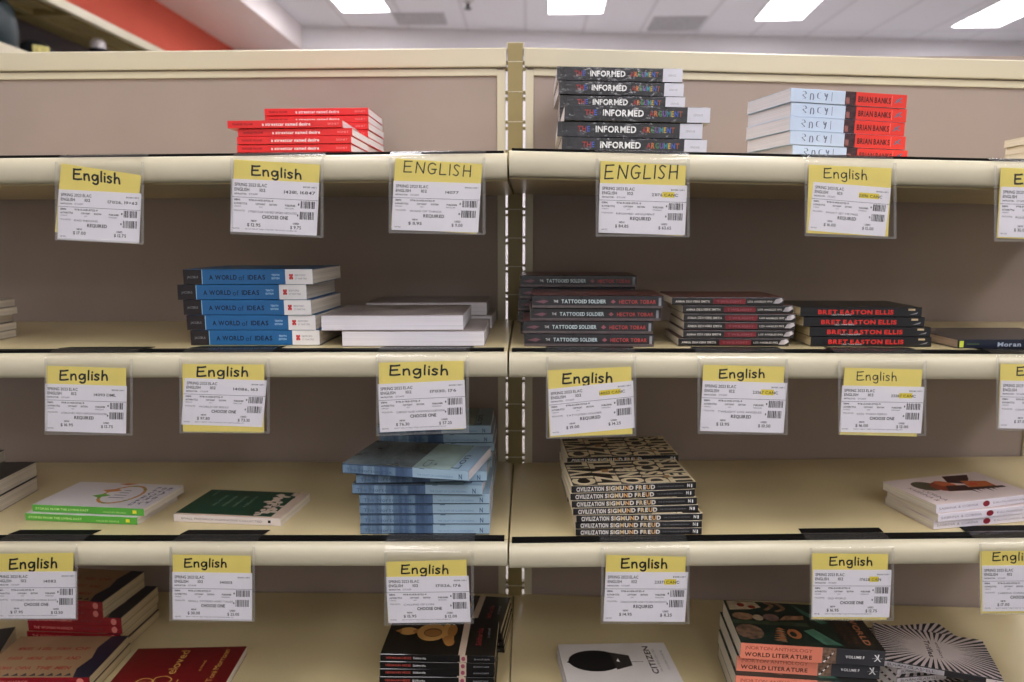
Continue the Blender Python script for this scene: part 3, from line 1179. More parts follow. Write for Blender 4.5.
o, zb = cover_back(citizen, 'R', 4, (557.5, 644.5), (663.4, 642.5), .0262, .0125, 'white paperback with black shape on its cover, upper of two on lowest shelf', 'white paperbacks')
base = o.matrix_basis.copy()
q = zb.spawn()
q.matrix_basis = Matrix.Translation((-.002, -.001, -.0129)) @ base
tag(q, 'white paperback lying beneath the one with a black shape', 'book', 'white paperbacks')

SALM = mat('salmon_spine', (232, 138, 112), .35, .4, .03, 30)


def norton(T):
    b = Book('thick_anthology', .258, .166, T, mat('cover_dark_collage', (38, 38, 36), .3, .5, .3, 18), mat('spine_graphite', (58, 58, 62), .35, .4, .05, 30), pages=PAGES)
    b.spr(0, .57, 0, 1, SALM)
    b.spt('|NORTON ANTHOLOGY', .035, .50, .72, .22, ink('ink_terracotta', (166, 80, 66)))
    b.spt('WORLD LITERATURE', .03, .50, .30, .26, ink('ink_umber', (78, 44, 36)), 1)
    b.spr(.57, .665, 0, 1, mat('spine_collage', (120, 96, 80), .4, .4, .6, 120))
    for k in range(6):
        b.spp([(.575 + .014 * k, .1 + .13 * k), (.60 + .012 * k, .25 + .12 * k), (.59 + .012 * k, .05 + .13 * k)], (W_, K_)[k % 2])
    b.spt('VOLUME F', .73, .86, .5, .17, W_, 1)
    f = b.spf()
    ribbon(b.cv, [(.93, .3), (.95, .5), (.955, .75)], .010, f, W_)
    ribbon(b.cv, [(.97, .3), (.95, .5), (.93, .72)], .010, f, W_)
    ribbon(b.cv, [(.915, .48), (.95, .5), (.985, .5)], .008, f, W_)
    dkg = mat('cover_dark_green', (30, 44, 38), .3, .5, .2, 20)
    tan = mat('cover_old_tan', (146, 112, 84), .4, .4, .35, 70)
    bg = mat('cover_bone', (178, 160, 132), .4, .4, .25, 60)
    rd = ink('ink_blood', (150, 52, 38))
    jade = mat('cover_jade', (72, 116, 96), .3, .5, .3, 20)
    b.tpr(0, 1, 0, 1, dkg)
    b.tpp([(.02, .76), (.02, .99), (.24, .99), (.27, .86), (.18, .80)], bg)
    b.ell(.12, .90, .03, .05, rd, 10)
    b.ell(.20, .86, .03, .04, rd, 10)
    f = b.tpf()
    ribbon(b.cv, [(.30, .80), (.36, .92), (.32, .98), (.40, .98), (.44, .86), (.38, .78)], .035, f, tan)
    b.ell(.10, .62, .08, .09, tan, 14)
    b.ell(.21, .60, .04, .07, bg, 12)
    b.ell(.31, .62, .06, .09, mat('cover_dull_rose', (132, 104, 96), .4, .4, .3, 50), 12)
    b.tpp([(.36, .56), (.55, .60), (.56, .70), (.42, .68)], tan)
    b.tpr(0, .56, .44, .52, mat('cover_moss', (62, 74, 56), .3, .5, .3, 40))
    b.ell(.10, .26, .10, .17, mat('cover_sepia', (116, 90, 72), .4, .4, .6, 60), 14)
    for k in range(6):
        b.tpp([(.24 + .012 * k, .1 + .05 * k), (.34 + .006 * k, .06 + .055 * k), (.33, .14 + .05 * k)], (tan, ink('ink_clay', (170, 104, 64)))[k % 2])
    b.ell(.42, .26, .05, .11, ink('ink_clay', (170, 104, 64)), 12)
    b.ell(.41, .25, .025, .06, dkg, 10)
    b.tpp([(.52, .98), (.60, .80), (.72, .56), (.66, .52), (.56, .76)], jade)
    b.tpp([(.50, .34), (.58, .40), (.72, .06), (.60, .05)], jade)
    b.tpr(.73, 1, 0, 1, mat('cover_panel_black', (34, 32, 30), .3, .5, .1, 20))
    gd = ink('ink_bronze', (168, 108, 76))
    b.tpt('WORLD', .91, .10, .74, .046, gd, 1, turn=-1)
    b.tpt('LITERATURE', .84, .10, .86, .035, ink('ink_dim_bronze', (96, 66, 50)), 0, turn=-1)
    b.tpt('ANTHOLOGY', .78, .10, .86, .03, ink('ink_dim_bronze', (96, 66, 50)), 0, turn=-1)
    return b


g = 'thick anthologies on the lowest shelf'
H = at(810, 646, .046)
hN = H.z - deck_z('R', 4, H.x)
nN = max(2, round(hN / .0285))
TN = hN / nN - GAP
LOG.append(('norton', nN, TN))
nb = norton(TN)
tops = [((740.6, 642.6), (881.7, 651)), None, None]
o, _ = place2(nb, 'R', 4, *tops[0], hN, TN, L=.258)
tag(o, 'thick salmon and black spined anthology with collage cover, topmost of its pile', 'book', g)
base = o.matrix_basis.copy()
for k in range(1, nN):
    q = nb.spawn()
    dx, dy = [(-.003, .010), (-.008, -.004), (-.006, .0)][min(k - 1, 2)]
    q.matrix_basis = Matrix.Translation((dx, dy, -(TN + GAP) * k)) @ base
    tag(q, f'thick salmon-spined anthology, {ORD[k] if k < nN - 1 else "bottom"} in the anthology pile', 'book', g)


def burst(T, L=.2, W=.14):
    wc = mat('cover_warm_white', (210, 198, 196), .35, .4, .02, 20)
    b = Book('starburst_paperback', L, W, T, wc, mat('spine_dark_rays', (44, 42, 46), .35, .4, .1, 30), pages=PAGEW)
    n = 54
    for k in range(n):
        a0 = 2 * math.pi * (k - .02) / n
        a1 = 2 * math.pi * (k + .52) / n
        am = (a0 + a1) / 2

        def edge(a):
            c, s_ = math.cos(a) * 1.0, math.sin(a) * 1.0
            t = .5 / max(abs(c), abs(s_))
            return (.5 + c * t, .5 + s_ * t)
        r = .20 + .04 * ((k * 7) % 5) / 5
        b.tpp([(.5 + r * math.cos(am) * 1.1, .5 + r * math.sin(am) * 1.1), edge(a0), edge(a1)], K_)
    b.tpt('Trifles', .46, .28, .72, .05, ink('ink_faded', (92, 82, 84)), 1, turn=-1)
    b.tpt('and plays', .55, .30, .70, .03, ink('ink_faded', (92, 82, 84)), 0, turn=-1)
    b.spr(0, .52, .1, .9, mat('spine_silver', (170, 166, 172), .35, .4, .25, 90))
    b.spt('SUSAN GLASPELL', .04, .44, .5, .4, K_)
    b.spr(.86, 1, .12, .88, wc)
    b.spp([(.92, .3), (.94, .7), (.96, .3)], K_)
    return b


Tb = .0125
H = on_deck('R', 4, 1000, 668, .055)
hb = .0672
bu = burst(Tb, .203, .150)
o, _ = place2(bu, 'R', 4, (882.6, 659.5), (995, 679), hb, Tb, L=.203)
g = 'starburst paperbacks on the lowest shelf'
tag(o, 'black and white starburst cover paperback, lying askew on top of its pile', 'book', g)
for k in range(4):
    h = hb - (Tb + GAP) * (k + 1)
    o, _ = place2(bu, 'R', 4, (897 - .5 * k, 668.5 + 9 * k), (1007, 660 + 8.5 * k), h, Tb, L=.203)
    tag(o, f'black and white starburst paperback, {ORD[k + 1] if k < 3 else "bottom"} in its pile', 'book', g)


# ------------------------------------------------------------------ shelf signs
def lerp2(tl, tr, br, bl):
    tl, tr, br, bl = map(Vector, (tl, tr, br, bl))

    def f(u, v, dy=0.0):
        p = (tl * (1 - u) + tr * u) * (1 - v) + (bl * (1 - u) + br * u) * v
        return p + Vector((0, dy, 0))
    return f


def sign(side, row, sleeve, ytl, ytr, ybl, stl, str_, sbl, word, style, number, canc, mode, new, used, title, label, dark, course='102', group='price signs'):
    """all corners in photo pixels: sleeve=(left,right,top,bottom left,bottom right)"""
    YC, YS, YF = -.0186, -.0192, -.0213
    Lx, Rx, ty, bly, bry = sleeve
    c = at((Lx + Rx) / 2, ty, YF)
    root = empty('price_sign', (c.x, YF, deck_z(side, row, c.x)))
    off = root.location.copy()

    def P(px, py, Y):
        return at(px, py, Y)
    # yellow header card
    tl, tr, bl = P(*ytl, YC), P(*ytr, YC), P(*ybl, YC)
    br = bl + (tr - tl)
    m = MB()
    m.slab((tl, tr, br, bl), .0004, YELLOW)
    x0, b0, x1, b1, eh = word
    b0, b1, eh = b0 - .6, b1 - .6, eh * .95
    ux = Vector((x1 - x0, b1 - b0))
    strokes = CAPS if style == 'caps' else SCRIPT
    tot = 4.1 if style == 'caps' else 3.25
    wd = {'bold': .19, 'thin': .12, 'caps': .105, 'mid': .16}[style]
    sx = ux.length / tot

    def hw(x, y):
        # strokes' own units to pixels along the slanted base line, then onto the card
        px = x0 + ux.x / tot * x - ux.y / ux.length * y * eh * .3
        py = b0 + ux.y / tot * x - y * eh
        return P(px, py, YC - .00015)
    for st in strokes:
        # keep the pen width even although x and y scales differ
        k = sx / eh
        ribbon(m, [(a * k, b) for a, b in st], wd, lambda x, y: hw(x / k, y), MARK)
    m.build('header_card', root, loc=off)
    # white slip
    tl, tr, bl = P(*stl, YS), P(*str_, YS), P(*sbl, YS)
    br = bl + (tr - tl)
    q = lerp2(tl, tr, br, bl)
    m = MB()
    m.slab((tl, tr, br, bl), .0003, SLIP)
    fn = lambda u, v: q(u, v, -.00012)
    fh = lambda u, v: q(u, v, -.00008)

    def t(s, u0, u1, v, h, mm=PRINT, bold=0):
        put_text(m, s, lambda x, y: fn(x, v + h / 2 - y), u0, u1, 0, h, mm, bold)

    def r(u0, u1, v0, v1, mm, f=fn):
        m.add([f(u0, v1), f(u1, v1), f(u1, v0), f(u0, v0)], [(0, 1, 2, 3)], mm)
    if canc:
        r(canc[0], canc[1], .14, .25, HILITE, fh)
    t('SPRING 2023 ELAC', .03, .40, .10, .062, PRINT, 4)
    t('ENGLISH', .03, .20, .19, .062, PRINT, 4)
    t(course, .32, .385, .19, .062, PRINT, 4)
    t(number, .60, .60 + .030 * len(number), .20, .058, PRINT, 4)
    t('BOOK 1 OF 1', .82, .97, .095, .028, PRINTG, 1)
    t('INSTRUCTOR:', .03, .17, .275, .03, PRINT, 1)
    t('STAFF', .20, .30, .275, .035, PRINTG, 0)
    r(.0, 1, .335, .342, PRINTG)
    t('ISBN:', .03, .10, .385, .035, PRINT, 1)
    t('978-0-1431-0732-9', .20, .48, .385, .035, PRINT, 1)
    t('AUTHOR/TITLE', .03, .18, .455, .035, PRINT, 1)
    t('COPYRIGHT', .28, .39, .455, .033, PRINT, 1)
    t('EDITION', .44, .525, .455, .033, PRINT, 1)
    t('PUBLISHER', .62, .74, .455, .035, PRINT, 1)
    t('VARIOUS', .03, .11, .51, .026, PRINTG)
    t('ANY', .32, .36, .51, .026, PRINTG)
    t('PENGUIN', .62, .72, .51, .026, PRINTG)
    t('TITLE NOTES:', .03, .16, .59, .03, PRINT, 0)
    t(title, .20, min(.76, .20 + .026 * len(title)), .60, .040, PRINTG, 0)
    t(mode, .36, .36 + .030 * len(mode), .69, .065, PRINT, 1)
    t('NEW', .235, .30, .775, .035, PRINT, 1)
    t('USED', .72, .79, .79, .035, PRINT, 1)
    t('$ ' + new, .19, .345, .85, .062, PRINT, 4)
    t('$ ' + used, .69, .69 + .021 * (len(used) + 2), .862, .062, PRINT, 4)
    t('NOTES:', .03, .105, .93, .026, PRINT, 0)
    if mode == 'CHOOSE ONE':
        t('SELECT ONE OF THESE TITLES FOR THE COURSE READING LIST', .17, .77, .93, .022, PRINTG, 0)
    random.seed(int(stl[0]) + row)
    for v0, v1, u0 in ((.36, .495, .80), (.56, .705, .795)):
        u = u0
        while u < u0 + .165:
            w = random.choice((.006, .009, .013))
            r(u, min(u + w, u0 + .168), v0, v1, PRINT)
            u += w + random.choice((.005, .007, .010))
        r(u0 - .032, u0 - .018, (v0 + v1) / 2 - .018, (v0 + v1) / 2 + .018, PRINT)
    m.build('price_slip', root, loc=off)
    # clear sleeve: front sheet, milky welded seams and the flap over the lip
    A, Bp = P(Lx, ty, YF), P(Rx, ty, YF)
    Cq, D = P(Rx, bry, YF), P(Lx, bly, YF)
    q = lerp2(A, Bp, Cq, D)
    m = MB()
    m.slab((q(0, 0), q(1, 0), q(1, 1), q(0, 1)), .0002, SHEET)
    sl = m.build('clear_sleeve', root, loc=off)
    e, ev = .030, .030
    m = MB()
    dq = -.0004
    c_ = .012
    for ring in (((0, 0), (e, 0), (e, 1 - ev), (0, 1 - c_)), ((1 - e, 0), (1, 0), (1, 1 - c_), (1 - e, 1 - ev)),
                 ((0, 1 - c_), (e, 1 - ev), (1 - e, 1 - ev), (1, 1 - c_), (1 - c_, 1), (c_, 1))):
        pts = [q(u, v, dq) for u, v in ring]
        n = len(pts)
        bk = [p + Vector((0, .0006, 0)) for p in pts]
        m.add(pts + bk, [tuple(range(n - 1, -1, -1)), tuple(range(n, 2 * n))] + [(i, (i + 1) % n, n + (i + 1) % n, n + i) for i in range(n)], RIM)
    m.build('welded_seam', sl, loc=off)
    # flap: bends from the sleeve's top over the lip
    zl = deck_z(side, row, (A.x + Bp.x) / 2)
    z_in = (A.z + Bp.z) / 2 - zl
    path = [(YF + .0006, z_in), (-.0192, z_in + .004), (-.0168, -.014), (-.0152, -.009), (-.0126, -.0045), (-.0088, -.0012), (-.004, .0012), (.001, .0030), (.0205, .0036)]
    path = [p for i, p in enumerate(path) if i < 2 or p[1] > z_in + .005]
    vs, fs = [], []
    for y, z in path:
        w = 0.0
        vs += [(A.x, y, z + deck_z(side, row, A.x)), (Bp.x, y, z + deck_z(side, row, Bp.x))]
    for i in range(len(path) - 1):
        fs.append((2 * i, 2 * i + 1, 2 * i + 3, 2 * i + 2))
    m = MB()
    m.add(vs, fs, FLAP)
    m.build('hanging_flap', sl, loc=off, smooth=True)
    if dark:
        m = MB()
        dz = [deck_z(side, row, A.x), deck_z(side, row, Bp.x)]
        y0, y1, w = .0195, dark, .004
        pts = [(A.x, y0, dz[0] + .0036), (Bp.x, y0, dz[1] + .0036), (Bp.x + w, y1, dz[1] + .0012), (A.x - w * -1, y1, dz[0] + .0012)]
        m.add(pts + [(x, y, z - .0010) for x, y, z in pts], [(0, 1, 2, 3), (7, 6, 5, 4), (0, 4, 5, 1), (1, 5, 6, 2), (2, 6, 7, 3), (3, 7, 4, 0)], BLACK)
        m.build('hook_strip', root, loc=off)
    tag(root, label, 'price sign', group)
    return root


SG = 'handwritten price signs on the shelf lips'


def S(*a, **k):
    return sign(*a, group=SG, **k)


S('L', 1, (55, 144, 162, 240, 244.6), (61.3, 163.3), (141.3, 175.2), (55, 232), (58.7, 189.2), (141.3, 193.5), (57.2, 239.2),
  (73, 179.3, 119.5, 184.4, 10.5), 'bold', '17026, 19+62', None, 'REQUIRED', '17.00', '12.75', 'BAD INDIANS',
  'price sign with slanted yellow header, leftmost on the top shelf lip', 0)
S('L', 1, (230.3, 323.5, 158.5, 234, 238), (234.3, 159.3), (320.1, 164.7), (231, 226), (232.3, 178.5), (319.3, 182.8), (230.4, 231.5),
  (251.2, 175.3, 300.8, 179.8, 9.7), 'bold', '14381, 16847', None, 'CHOOSE ONE', '12.95', '9.75', 'STREETCAR NAMED DESIRE-UPDATED',
  'price sign hanging directly below the pile of red paperbacks', 0)
S('L', 1, (388.7, 485.5, 157.5, 233, 235), (395.5, 158.2), (482.5, 164.2), (391, 228), (393.6, 180.7), (481.1, 183.4), (391.4, 229.8),
  (403.2, 172.4, 471, 177.4, 11.4), 'caps', '14077', None, 'REQUIRED', '11.95', '9.00', 'WAKE OF THINGS',
  'price sign with capital letters on the left bay, next to the upright post', 0)
S('R', 1, (595.7, 689.7, 158.5, 236.5, 237.2), (600.8, 160.7), (686.1, 165.8), (598.5, 231), (599.8, 183), (687.2, 185.6), (598.3, 232.6),
  (604.1, 179.3, 677.8, 179.3, 14), 'caps', '23176 CANC', (.72, .86), 'REQUIRED', '84.85', '63.65', 'INFORMED ARGUMENT',
  'price sign in large capitals below the pile of black shrink-wrapped textbooks', 0)
S('R', 1, (804.6, 896.4, 163, 236, 239), (809.2, 164.6), (891.9, 168.2), (806.3, 233), (813.5, 181.8), (891.1, 188), (808.2, 230.3),
  (823.5, 178.2, 866.5, 180.4, 10), 'thin', '23196 CANC', (.60, .86), 'REQUIRED', '16.00', '12.00', 'WHAT SET ME FREE',
  'price sign with thin handwriting below the angled blue and red books', 0, course='103')
S('R', 1, (994, 1086, 165.5, 241.3, 243), (1001, 167.5), (1082, 170), (996.5, 238), (1001, 186.6), (1083, 189), (998, 236.8),
  (1014.2, 184.2, 1060, 186, 9.8), 'bold', '23201', None, 'REQUIRED', '35.00', '26.25', 'RULES FOR WRITERS',
  'price sign cut off by right edge, below the cream books of the top shelf', 0)

S('L', 2, (44.7, 132.8, 359, 434.5, 435.5), (46.2, 365.7), (126, 368.2), (47, 430), (45.2, 383.6), (126.7, 386), (45.2, 431.1),
  (59.4, 380.4, 107.1, 380.8, 9.8), 'bold', '14093 DML', None, 'REQUIRED', '16.95', '12.75', 'LITERATURE AND COMPOSITION READER',
  'price sign leftmost on the second shelf lip, above the leaf wreath paperback', .05, course='102')
S('L', 2, (179.4, 269.8, 358.5, 433.2, 433.6), (182.3, 364), (264.3, 364.6), (183, 432), (184.8, 378), (267, 380.5), (181, 424.5),
  (196.5, 376.7, 247.4, 376.9, 9.6), 'bold', '14086, 163', None, 'CHOOSE ONE', '97.80', '73.35', 'WORLD OF IDEAS',
  'price sign hanging directly below the pile of blue textbooks', .055)
S('L', 2, (376, 469, 356.5, 436.3, 432.5), (378.6, 362.7), (463.6, 360.7), (380, 431), (377.6, 384.2), (464.5, 379.9), (380, 432.4),
  (389.3, 375.6, 447.3, 375.4, 10), 'bold', '17030, 176', None, 'CHOOSE ONE', '76.30', '57.25', 'CURRENT ISSUES & ENDURING QUESTIONS',
  'price sign below the white-edged textbooks, hanging over the light blue pile', .045)
S('R', 2, (545.8, 636.3, 356.5, 439, 436), (547.2, 370.3), (631.2, 366.6), (549.5, 437.6), (548, 389.2), (633.1, 380.5), (550.5, 436.2),
  (562.2, 384, 611.6, 382.8, 10), 'bold', '14053 CANC', (.60, .85), 'REQUIRED', '19.00', '14.25', 'TATTOOED SOLDIER',
  'tilted price sign below the charcoal paperbacks, first right of the post', .045)
S('R', 2, (697.5, 788, 359, 433.8, 434.8), (703.5, 364.7), (784.8, 366.7), (700, 430), (702.7, 380.6), (787.2, 383), (699.8, 430.8),
  (718.9, 378.6, 764, 378.2, 8.8), 'bold', '23367 CANC', (.70, .85), 'REQUIRED', '13.95', '10.50', 'TWILIGHT LOS ANGELES',
  'price sign below the thin black shrink-wrapped paperbacks', .05)
S('R', 2, (838, 926.3, 361, 435, 436), (844.8, 367.6), (922.6, 369.6), (839.8, 434.5), (842.3, 385.5), (924.6, 386.9), (839.4, 431.9),
  (856.5, 380.6, 896.2, 381.5, 8.8), 'thin', '23387 CANC', (.70, .86), 'CHOOSE ONE', '16.00', '12.00', 'LESS THAN ZERO',
  'price sign with thin handwriting below the red-lettered black paperbacks', .05, course='103')
S('R', 2, (996.3, 1086, 357.5, 430.2, 432), (1000.6, 363.7), (1080, 365.5), (998, 428), (1001, 380.5), (1082, 382), (998.4, 428.2),
  (1016.4, 375.8, 1060, 376, 8.6), 'mid', '23390', None, 'REQUIRED', '37.00', '27.75', 'CONTEMPORARY AUTHORS',
  'price sign cut off by right edge, below the navy and yellow paperback', .05)

S('L', 3, (-7, 78, 547.5, 620.3, 620), (-6, 554), (73.4, 552.8), (-6, 618), (-5, 571.8), (76.6, 571.4), (-5, 619),
  (8.9, 569.6, 56.4, 568.2, 10.2), 'bold', '14082', None, 'CHOOSE ONE', '17.95', '13.50', 'STORIES FROM LIVING EAST',
  'price sign cut off by left edge, hanging before the crimson pile', .046)
S('L', 3, (169.6, 255, 547, 621, 621.8), (172.7, 554.6), (250.9, 555.9), (173, 619), (172.2, 571.9), (252.2, 573.2), (172.7, 619.6),
  (184.1, 567.6, 226, 567.8, 8.6), 'bold', '14003', None, 'CHOOSE ONE', '30.00', '25.00', 'SMALL STORIES AND TALES',
  'price sign hanging below the dark green paperback', .046)
S('L', 3, (384.3, 473.8, 553, 625.2, 623.8), (385.8, 561.9), (466.5, 559.8), (388, 622), (385.8, 577), (468.6, 575.8), (388.5, 623.2),
  (401, 574, 447.8, 574.2, 8.8), 'bold', '17026, 176', None, 'CHOOSE ONE', '15.95', '12.00', 'CALLING OF LON',
  'price sign hanging before the black paperbacks with golden figure', .04)
S('R', 3, (601, 689.5, 548, 623.4, 624), (606.3, 555), (686.1, 556.8), (603.5, 620), (605.8, 571.9), (688.3, 572.2), (603.1, 621.4),
  (621, 568.4, 666.5, 568.8, 9.6), 'bold', '23371 CANC', (.72, .86), 'REQUIRED', '14.95', '11.25', 'CIVILIZATION AND ITS DISCONTENTS',
  'price sign hanging directly below the lettered cream paperback piles', .048)
S('R', 3, (809.7, 894, 548, 620, 620.6), (811.9, 553.4), (888, 554.1), (811.5, 619), (813.3, 569.7), (891.7, 569.9), (811.5, 617),
  (829.3, 565.7, 871.7, 566, 8.4), 'bold', '17628 CAN', (.72, .84), 'CHOOSE ONE', '16.95', '12.75', 'OLD WORLD',
  'price sign hanging above the thick anthologies', .046)
S('R', 3, (979, 1064, 544, 615, 614), (979.8, 551.2), (1058, 550.6), (981, 613.5), (982, 565.7), (1060, 565), (982.7, 611.4),
  (992.3, 561.2, 1036, 561, 8.4), 'mid', '17640', None, 'CHOOSE ONE', '17.00', '12.75', 'SABRINA CORINA',
  'price sign cut off by right edge, below the pale pink paperbacks', .05)

# ------------------------------------------------------------------ the store behind
CZ = 3.6
FLOORM = mat('pale_floor_tile', (172, 166, 160), .8, .1, .12, 60)
m = MB()
m.box(-5, 9, .6, 11, -.06, -.0005, FLOORM)
m.box(-5, 9, -5.5, .6, -.06, -.0005, mat('low_bounce_floor', (62, 58, 54), .95, .1, .15, 60))  # unseen aisle floor, made dark to cut bounce onto the shelf undersides
tag(m.build('floor'), 'unseen store floor, aisle darkened to cut bounce light, pale tile beyond', 'floor', kind='structure')


def ceiling_mat():
    cm = bpy.data.materials.new('ceiling_tile')
    cm.use_nodes = True
    nt = cm.node_tree
    b = nt.nodes['Principled BSDF']
    b.inputs['Roughness'].default_value = .9
    tc = nt.nodes.new('ShaderNodeTexCoord')
    br = nt.nodes.new('ShaderNodeTexBrick')
    br.offset = 0
    br.inputs['Color1'].default_value = lin((238, 239, 245)) + (1,)
    br.inputs['Color2'].default_value = lin((234, 235, 241)) + (1,)
    br.inputs['Mortar'].default_value = lin((220, 220, 226)) + (1,)
    br.inputs['Scale'].default_value = 1
    br.inputs['Mortar Size'].default_value = .018
    br.inputs['Brick Width'].default_value = .61
    br.inputs['Row Height'].default_value = 1.22
    nt.links.new(tc.outputs['Object'], br.inputs['Vector'])
    nt.links.new(br.outputs['Color'], b.inputs['Base Color'])
    return cm


m = MB()
m.box(-5, 9, -5.5, 11, CZ, CZ + .1, ceiling_mat())
tag(m.build('ceiling'), 'white tiled store ceiling', 'ceiling', kind='structure')

WALLW = mat('white_wall_paint', (236, 234, 238), .8, .2, .02, 3)
REDW = mat('red_wall_paint', (220, 100, 80), .7, .2, .03, 3)
# back wall, a little skewed to the shelves
a, b = at_z(304, 26, CZ), at_z(1024, 42, CZ)
d = (b - a).normalized()
nrm = Vector((-d.y, d.x, 0))
p0, p1 = a - d * 4, a + d * 9
m = MB()
q = [p0, p1, p1 + nrm * .1, p0 + nrm * .1]
m.add([(v.x, v.y, 0) for v in q] + [(v.x, v.y, CZ - .001) for v in q], [(0, 3, 2, 1), (4, 5, 6, 7), (0, 1, 5, 4), (1, 2, 6, 5), (2, 3, 7, 6), (3, 0, 4, 7)], WALLW)
tag(m.build('wall_back'), 'white rear wall of the store', 'wall', kind='structure')

SZ = 3.35
pw = at_z(200, 24, SZ)          # top line of the red wall
XW = -3.0
XS = -2.31
m = MB()
m.box(XW - .1, XW, .8, 11, 0, SZ, REDW)
tag(m.build('wall_left'), 'red painted left wall of the store', 'wall', kind='structure')
m = MB()
m.box(XW - .1, XS, -5.5, 8.6, SZ + .0005, CZ - .0005, mat('soffit_paint', (240, 232, 232), .8, .2, .02, 3))
tag(m.build('trim_1'), 'white bulkhead running along the red wall under the ceiling', 'bulkhead', kind='structure')
m = MB()
m.box(8.4, 8.5, -5.5, 11, 0, CZ - .001, WALLW)
tag(m.build('wall_right'), 'white right wall of the store', 'wall', kind='structure')

# canopy shelving along the red wall
XE = -2.55
wu = empty('wall_shelving', (XW + .3, 3.5, 0))
off = wu.location.copy()
zc = at_x(152, 47, XE).z
y0, y1 = 1.2, 7.4
m = MB()
m.box(XE, XE + .03, y0, y1, zc - .045, zc + .004, CREAM)
m.build('canopy_fascia', wu, loc=off)
m = MB()
m.box(XW + .001, XE - .0005, y0, y1, zc - .012, zc + .004, POST)
yj = at_x(74, 11, XE).y
for yy in (yj - 1.22, yj, yj + 1.22, yj + 2.44):
    m.box(XW + .021, XE - .001, yy - .025, yy + .025, zc - .045, zc - .0125, POST)
m.box(XW + .18, XW + .23, y0, y1, zc - .04, zc - .0125, POST)
m.box(XW + .34, XW + .36, y0, y1, zc - .03, zc - .0125, POST)
m.build('canopy', wu, loc=off)
m = MB()
m.box(XW + .0005, XW + .02, y0, y1, .1, zc - .0005, mat('dark_slate_panel', (92, 84, 88), .6, .2, .05, 8))
m.build('back_panel', wu, loc=off)
zs = at_x(8, 47, XE).z
m = MB()
m.box(XW + .021, XE + .01, y0, y1, zs - .04, zs, CREAM)
m.box(XE + .0105, XE + .02, y0, y1, zs - .06, zs + .005, CREAM)
m.build('shelf', wu, loc=off)
m = MB()
m.box(XW + .021, XE, y0, y1, .12, .9, CREAM)
m.build('base_cabinet', wu, loc=off)
tag(wu, 'cream canopy shelving fixture against the red wall, beyond the left bay', 'shelving')


def blob(name, pts, mats_, seg=20):
    """rounded body lofted through elliptical rings: (x,y,z,rx,ry)"""
    m = MB()
    vs, fs = [], []
    for x, y, z, rx, ry in pts:
        for k in range(seg):
            a = 2 * math.pi * k / seg
            vs.append((x + rx * math.cos(a), y + ry * math.sin(a), z))
    for i in range(len(pts) - 1):
        for k in range(seg):
            fs.append((i * seg + k, i * seg + (k + 1) % seg, (i + 1) * seg + (k + 1) % seg, (i + 1) * seg + k))
    fs.append(tuple(range(seg - 1, -1, -1)))
    fs.append(tuple((len(pts) - 1) * seg + k for k in range(seg)))
    m.add(vs, fs, mats_)
    return m


DG = mat('dark_green_cloth', (22, 40, 44), .45, .4, .2, 20)
BC = mat('black_cloth', (22, 24, 28), .6, .3, .15, 30)
# dark green bag
c = at_x(-14, 22, XE - .20)
bagr = empty('green_bag', (c.x, c.y, zs))
rings = [(0, 0, .001, .11, .12), (0, 0, .03, .13, .15), (0, 0, .14, .135, .16), (0, 0, .24, .12, .14), (0, 0, .30, .08, .10), (0, 0, .33, .03, .04)]
blob('bag_body', rings, DG).build('bag_body', bagr, smooth=True)
m = MB()
for k in range(12):
    a, b2 = math.pi * k / 12, math.pi * (k + 1) / 12
    ya, za, yb, zb_ = -.07 * math.cos(a), .30 + .08 * math.sin(a), -.07 * math.cos(b2), .30 + .08 * math.sin(b2)
    m.box(.02, .035, min(ya, yb) - .004, max(ya, yb) + .004, min(za, zb_) - .004, max(za, zb_) + .004, BC)
m.build('carry_strap', bagr)
tag(bagr, 'dark green bag with strap standing on the wall shelf, far left', 'bag')
# black cap with a cream emblem
c = at_x(34, 40, XE - .16)
capr = empty('peaked_hat', (c.x, c.y, zs))
rings = [(0, 0, .001, .10, .10), (0, 0, .05, .105, .105), (0, 0, .10, .09, .09), (0, 0, .135, .05, .05), (0, 0, .145, .01, .01)]
blob('crown', rings, BC).build('cap_crown', capr, smooth=True)
m = MB()
pts = [(.095 * math.cos(t), .095 * math.sin(t) - .0) for t in [(-2.6 + .21 * k) for k in range(11)]]
outp = [(p[0] * 1.05, p[1] - .075) for p in pts]
n = len(pts)
vs = [(x, y, .012) for x, y in pts] + [(x, y, .004) for x, y in outp] + [(x, y, .018) for x, y in pts] + [(x, y, .010) for x, y in outp]
fs = []
for i in range(n - 1):
    fs += [(i, i + 1, n + i + 1, n + i), (2 * n + i, 3 * n + i, 3 * n + i + 1, 2 * n + i + 1), (n + i, n + i + 1, 3 * n + i + 1, 3 * n + i)]
m.add(vs, fs, BC)
m.build('cap_visor', capr)
m = MB()
m.add([(.112 * math.cos(t), .112 * math.sin(t), z) for z in (.03, .10) for t in (-1.1, -.85, -.6, -.35)], [(0, 1, 5, 4), (1, 2, 6, 5), (2, 3, 7, 6)],
      mat('cream_emblem', (214, 204, 130), .6, .2, .2, 60))
m.build('emblem', capr)
tag(capr, 'black peaked hat with cream emblem on the wall shelf beside the green bag', 'hat')
